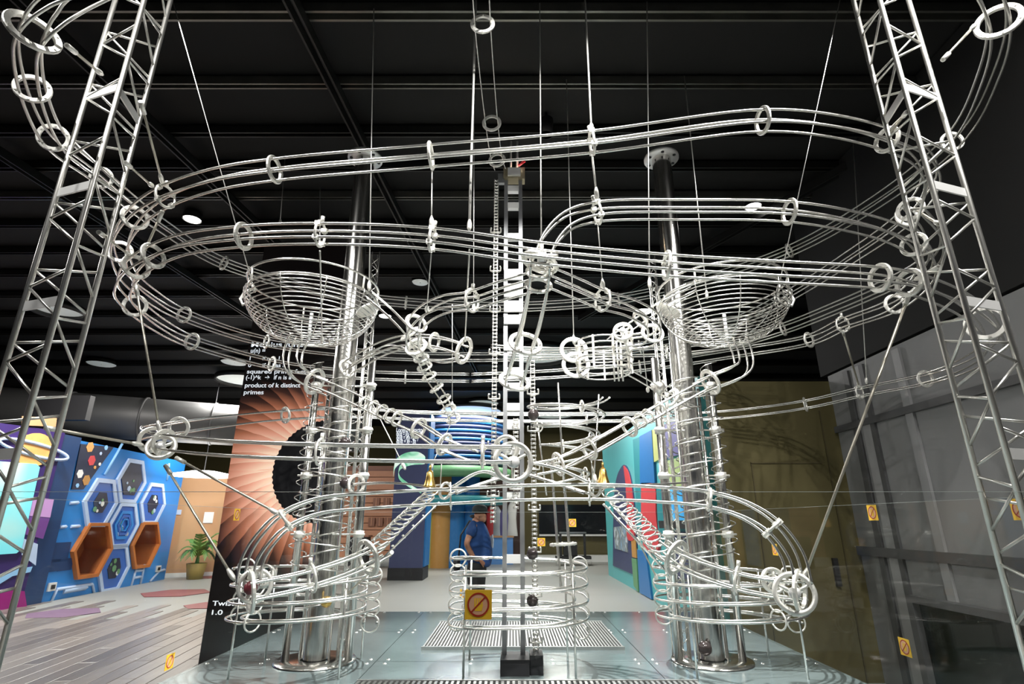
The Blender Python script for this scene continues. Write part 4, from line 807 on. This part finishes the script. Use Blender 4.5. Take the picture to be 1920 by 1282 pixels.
# ---- cables and stay rods
def stay(p, q, r_, label, m='cable', name='stay_cable', cat='cable', fit=True, group='hanging cables'):
    t = thing(name, label, cat, min(p, q, key=lambda a: a.z), group); MB().tube([p, q], r_, 6).build('wire', m, t); d = (p-q).normalized()
    if fit: MB().tube([q, q+d*.02, q+d*.05, q+d*.075], [.006, .013, .013, r_], 8).build('end_fitting', 'ring', t)
    return t
for px, py, px2, py2, z2, r_, lb in ((701, 16, 692, 545, 3.65, .004, 'thin cable hanging to the ring of the left bowl'), (1012, 6, 1015, 470, 2.88, .004, 'thin cable hanging to the round centre joint'), (1213, 3, 1218, 540, 3.65, .004, 'thin cable hanging to the ring left of the right bowl'), (893, -20, 880, 432, 2.88, .0075, 'thick white cable hanging to the middle front track'), (1096, -20, 1109, 245, 2.95, .006, 'rusty hanger cable of the top front loop'),
        (889, 156, 888, 585, 3.9, .003, 'faint far cable left of the mast'), (1062, 149, 1076, 645, 4.0, .004, 'cable hanging to the rings of the loop drum'), (1283, 142, 1326, 560, 4.2, .005, 'cable hanging into the right wire bowl'), (318, -20, 478, 548, 3.9, .0035, 'long slanting cable to the left rim of the left bowl'), (1577, -10, 1458, 548, 3.95, .0035, 'long slanting cable to the right rim of the right bowl'), (600, 350, 600, 455, 4.6, .004, 'short cable above the left wire bowl'), (1600, 270, 1625, 720, 5.3, .005, 'far hanger cable to the right return track'), (535, 290, 525, 420, 5.4, .004, 'faint far cable at the upper left')):
    z1 = G(px, py, CEIL-.12); stay(z1, W(px2, py2, z2), r_, lb)
for a_, b_, r_, lb in (((810, 320, 2.96), (809, 428, 2.87), .0035, 'short wire between the two upper front tracks'), ((1110, 290, 2.95), (1120, 376, 3.03), .006, 'short rod linking top loop and upper right loop'), ((1121, 420, 3.05), (1131, 545, 3.2), .0035, 'thin wire down to the right S-shaped track'), ((809, 470, 2.87), (800, 585, 3.4), .0035, 'thin wire down to the left S-shaped track'), ((880, 468, 2.9), (872, 640, 4.0), .0055, 'white rod down to the lone hanging ring'), ((600, 470, 2.92), (604, 640, 3.9), .005, 'rod dropping through the left wire bowl'),
        ((848, 570, 4.1), (848, 770, 4.15), .003, 'fine wire down to the end of the left ringed chute'), ((1205, 650, 3.7), (1215, 735, 4.2), .004, 'fine wire under the ring left of the right bowl'), ((847, 790, 4.1), (806, 880, 3.55), .003, 'fine wire to the left bell'), ((1105, 850, 3.65), (1118, 905, 3.5), .003, 'fine wire to the right bell'), ((690, 740, 4.6), (760, 880, 4.0), .004, 'slanting wire right of the left column')):
    stay(W(*a_), W(*b_), r_, lb, group='short link wires')
for a_, b_, r_, lb in (((255, 535, 3.3), (300, 812, 3.15), .0075, 'long rod hanging from the left track bend to the lower loop'), ((310, 872, 3.1), (440, 1088, 2.78), .0075, 'rod from the lower left loop down to the left end wheel'), ((85, 802, 2.6), (268, 834, 3.1), .0075, 'rod from the left truss to the lower loop bend'), ((330, 858, 3.1), (524, 964, 2.87), .007, 'rod from the lower left loop to the front arch'), ((1706, 548, 2.9), (1504, 1092, 2.72), .0075, 'long rod from the right track bend to the right end wheel'), ((125, 85, 2.4), (192, 140, 2.7), .007, 'short rod joining the outermost hoop and the left truss'), ((264, 190, 2.7), (305, 345, 3.1), .006, 'rod from the left truss down to the top loop'), ((235, 305, 2.7), (287, 350, 3.1), .006, 'shorter rod from the left truss to the top loop'),
        ((305, 395, 3.12), (262, 492, 3.15), .007, 'rod between the two upper left track bends'), ((185, 435, 2.7), (243, 478, 3.15), .007, 'rod from the left truss to the middle track bend'), ((1760, 420, 2.75), (1715, 392, 3.3), .007, 'rod from the right truss to the return track'), ((1768, 112, 2.75), (1830, 45, 2.9), .007, 'rod from the right truss to the outermost hoop'), ((1760, 500, 2.7), (1715, 525, 2.88), .007, 'short rod from the right truss to the middle track'), ((1700, 210, 2.75), (1665, 255, 3.15), .007, 'rod from the right truss to the top loop'), ((1580, 620, 4.8), (1612, 728, 5.4), .009, 'dark rod between the two right return tracks'), ((735, 1035, 3.3), (645, 1118, 4.0), .006, 'dark slanting rod under the left coil ramp'), ((1195, 1010, 3.4), (1232, 1085, 3.9), .005, 'thin dark slanting rod under the right coil ramp')):
    t = stay(W(*a_), W(*b_), r_, lb, 'rod', 'stay_rod', 'rod', True, 'stay rods'); d = (W(*b_)-W(*a_)).normalized(); MB().tube([W(*a_), W(*a_)+d*.07], [.012, .012], 8).build('end_fitting', 'ring', t)
# ================================================================== GLASS BARRIER AND STICKERS
gh0, gh1 = PLAT, EYE+.1
for c, d, lb in (((0, PY0+.06, 0), (2*PX-.1, .01), 'front glass pane of the barrier around the sculpture'), ((0, PY1-.05, 0), (2*PX-.1, .01), 'back glass pane of the barrier around the sculpture'), ((-PX+.04, (PY0+PY1)/2, 0), (.01, PY1-PY0-.16), 'left glass pane of the barrier around the sculpture'), ((PX-.04, (PY0+PY1)/2, 0), (.01, PY1-PY0-.16), 'right glass pane of the barrier around the sculpture')):
    o = tag(MB().box((c[0], c[1], (gh0+gh1)/2), (d[0], d[1], gh1-gh0)).build('glass_pane', 'glass'), lb, 'glass pane', 'glass barrier'); MB().box((c[0], c[1], gh1+.001), (d[0], d[1], .0014)).build('edge_highlight', 'glassedge', o)  # thin pale strip paints the highlight along each pane's top edge
def sticker(px, py, plane, label, s=.092):
    ax, val = plane
    if ax == 'y': p = atD(px, py, val); u, n = X, Vector((0, -1, 0))
    else: p = onplane(px, py, (val, 0, 0), (1, 0, 0)); u, n = (Vector((0, -1, 0)), Vector((-1, 0, 0))) if val > 0 else (Y, X)
    p.z = min(p.z, gh1-s/2-.005); t = thing('warning_sticker', label, 'sticker', p-Z*s/2, 'do not touch stickers'); h = s/2
    MB().prism([(-h, -h), (h, -h), (h, h), (-h, h)], p, u, Z, n, .002).build('sticker_sheet', 'sticker', t)
    MB().prism([(s*.4*math.cos(R(k*15)), s*.4*math.sin(R(k*15))) for k in range(24)], p+n*.002, u, Z, n, .0006).build('pale_disc', 'stickpale', t)
    b = MB(); ro, ri = s*.41, s*.35; vv = []; K = 28
    for r_ in (ro, ri): vv += [p+n*.0032+u*(r_*math.cos(2*math.pi*k/K))+Z*(r_*math.sin(2*math.pi*k/K)) for k in range(K)]
    b.add(vv, [(k, (k+1) % K, K+(k+1) % K, K+k) for k in range(K)]); b.build('red_circle', 'stickred', t)
    d1 = (u+Z).normalized(); d2 = (u-Z).normalized(); a_, c_ = s*.37, s*.028; q = p+n*.0034
    MB().add([q-d1*a_-d2*c_, q+d1*a_-d2*c_, q+d1*a_+d2*c_, q-d1*a_+d2*c_], [(0, 1, 2, 3)]).build('red_slash', 'stickred', t)
    hd = MB()          # small open hand behind the slash
    hd.prism([(-.012, -.02), (.012, -.02), (.016, .0), (-.014, .0)], p+n*.0027, u, Z, n, .0003)
    for k in range(4): hd.prism([(-.014+.0078*k, 0), (-.009+.0078*k, 0), (-.009+.0078*k, .02), (-.014+.0078*k, .02)], p+n*.0027, u, Z, n, .0003)
    hd.build('hand_mark', 'sticker', t)
fy, by, sx = PY0+.05, PY1-.06, PX-.047
for a_ in ((897, 1133, ('y', fy), 'large yellow no-touching sticker on the front glass'), (1073, 980, ('y', by), 'small yellow no-touching sticker in front of the black wall display'), (1015, 1016, ('y', by), 'small yellow no-touching sticker right of the lift chain'), (870, 1112, ('y', by), 'small yellow no-touching sticker beside the man\'s legs'), (1908, 935, ('x', sx), 'large yellow no-touching sticker at the right photo edge'), (1630, 930, ('x', sx), 'yellow no-touching sticker before the grey right wall'), (1697, 1213, ('x', sx), 'yellow no-touching sticker low before the dark doorway'), (1453, 1030, ('x', sx), 'narrow yellow no-touching sticker under the right arch rails'), (447, 945, ('x', -sx), 'yellow no-touching sticker over the pleated fan picture'), (318, 1240, ('x', -sx), 'yellow no-touching sticker low over the wooden floor')): sticker(*a_)
# ================================================================== STANDING MAN
mDn = 8.25; mx = atD(893, 1060, mDn).x; S = 1.0
base = Vector((mx, mDn, 0)); mn = thing('person', 'man in blue t-shirt, black trousers and dark cap, hand on hip', 'person', base)
def zm(z):                             # heights of a short-necked, long-legged build
    if z <= .5: return z
    if z <= .9: return z+.1*(z-.5)/.4
    if z <= 1.46: return z+.1
    return max(1.56, z) if z < 1.6 else z
def skin(name, verts, edges, m, par, sub=2, root=0):
    me = bpy.data.meshes.new(name); me.from_pydata([Vector((v[0], v[1], zm(v[2]))) for v in verts], edges, []); o = place(name, me, base, par)
    md = o.modifiers.new('skin', 'SKIN'); md.use_smooth_shade = True; sb = o.modifiers.new('sub', 'SUBSURF'); sb.levels = sb.render_levels = sub
    for i, v in enumerate(verts): sk = me.skin_vertices[0].data[i]; sk.radius = (v[3]*S, (v[4] if len(v) > 4 else v[3])*S); sk.use_root = (i == root)
    me.materials.append(M[m]); return o
# facing +x; y+ is away from the camera
body = skin('body', [(0, 0, .92, .09, .11), (0.02, 0, 1.12, .16, .16), (.01, 0, 1.32, .14, .17), (-.02, 0, 1.46, .075), (.01, 0, 1.585, .075), (.03, 0, 1.645, .1, .088), (.035, 0, 1.71, .09, .08),
    (-.03, -.19, 1.42, .055), (-.13, -.27, 1.17, .042), (-.02, -.22, .985, .032), (.05, -.17, .955, .03),
    (-.02, .19, 1.42, .055), (-.02, .24, 1.14, .042), (.06, .24, .93, .032), (.1, .235, .84, .03),
    (.0, -.09, .84, .075), (.01, -.11, .5, .06), (-.02, -.11, .09, .05), (.14, -.12, .04, .038),
    (.0, .09, .84, .075), (-.03, .11, .5, .06), (-.05, .11, .09, .05), (.11, .12, .04, .038), (.125, 0, 1.61, .022), (.12, 0, 1.56, .03)],
    [(0, 1), (1, 2), (2, 3), (3, 4), (4, 5), (5, 6), (2, 7), (7, 8), (8, 9), (9, 10), (2, 11), (11, 12), (12, 13), (13, 14), (0, 15), (15, 16), (16, 17), (17, 18), (0, 19), (19, 20), (20, 21), (21, 22), (5, 23), (5, 24)], 'skin', mn)
skin('t_shirt', [(.02, 0, .86, .17, .19), (.04, 0, .95, .19, .2), (.05, 0, 1.12, .195, .2), (.02, 0, 1.3, .17, .2), (-.01, 0, 1.43, .11, .13), (-.02, 0, 1.48, .08), (-.03, -.2, 1.41, .08), (-.09, -.25, 1.26, .075), (-.02, .2, 1.41, .08), (-.02, .24, 1.25, .075)], [(0, 1), (1, 2), (2, 3), (3, 4), (4, 5), (3, 6), (6, 7), (3, 8), (8, 9)], 'shirt', mn)
skin('trousers', [(.01, 0, 1.0, .15, .17), (.01, 0, .88, .165, .18), (.01, -.08, .76, .135), (.02, -.1, .45, .115), (-.02, -.11, .1, .1), (.0, .08, .76, .135), (-.01, .1, .45, .115), (-.05, .11, .1, .1)], [(0, 1), (1, 2), (2, 3), (3, 4), (1, 5), (5, 6), (6, 7)], 'trouser', mn)
for sy in (-.115, .115): skin('shoe', [(-.06, sy, .05, .05), (.05, sy, .045, .05), (.17, sy, .035, .04)], [(0, 1), (1, 2)], 'black', mn)
MB().lathe([(.108, 0), (.112, .04), (.1, .085), (.06, .115), (.001, .12)], base+Vector((.035, 0, 1.68)), 24).build('cap', 'cap', mn)
MB().prism([(.0, -.085), (.12, -.08), (.19, -.04), (.2, 0), (.19, .04), (.12, .08), (0, .085)], base+Vector((.05, 0, 1.685)), X, Y, Z, .012).build('cap_brim', 'cap', mn)
skin('hair', [(-.05, 0, 1.66, .075), (-.055, 0, 1.6, .06)], [(0, 1)], 'black', mn)
for sy in (-1, 1): MB().ball(base+Vector((.02, sy*.088, 1.615)), .03, 10, (.7, .4, 1)).build('ear', 'skin', mn); MB().ball(base+Vector((.115, sy*.035, 1.645)), .012, 8).build('eye', 'black', mn)
for k in range(5):
    a_ = -.02+.0*k; p = base+Vector((.05, -.175, 1.055)); dd = Vector((.07+.01*math.sin(k*1.3), -.02+.006*k, -.015-.016*k)); MB().tube([p, p+dd*.55, p+dd+Vector((0, .015, -.012))], [.013, .011, .008], 6).build('finger', 'skin', mn)
MB().prism([(-.07, -.06), (.06, -.09), (.09, .02), (.03, .09), (-.06, .06)], base+Vector((.215, -.08, 1.3)), Vector((.25, -.97, 0)), Z, Vector((.97, .25, 0)), .012).build('shirt_print', 'shirtprint', mn)
bg = thing('shoulder_bag', 'black shoulder bag hanging behind the man in blue', 'bag', base+Vector((-.27, -.1, .8)))
skin('bag_body', [(-.25, -.1, 1.02, .07, .05), (-.28, -.1, .9, .1, .06), (-.25, -.1, .82, .09, .06)], [(0, 1), (1, 2)], 'black', bg)
MB().tube([base+Vector(q) for q in ((-.24, -.12, 1.1), (-.215, -.16, 1.38), (-.1, -.13, 1.57), (.1, .0, 1.52))], .012, 6).build('strap', 'black', bg)
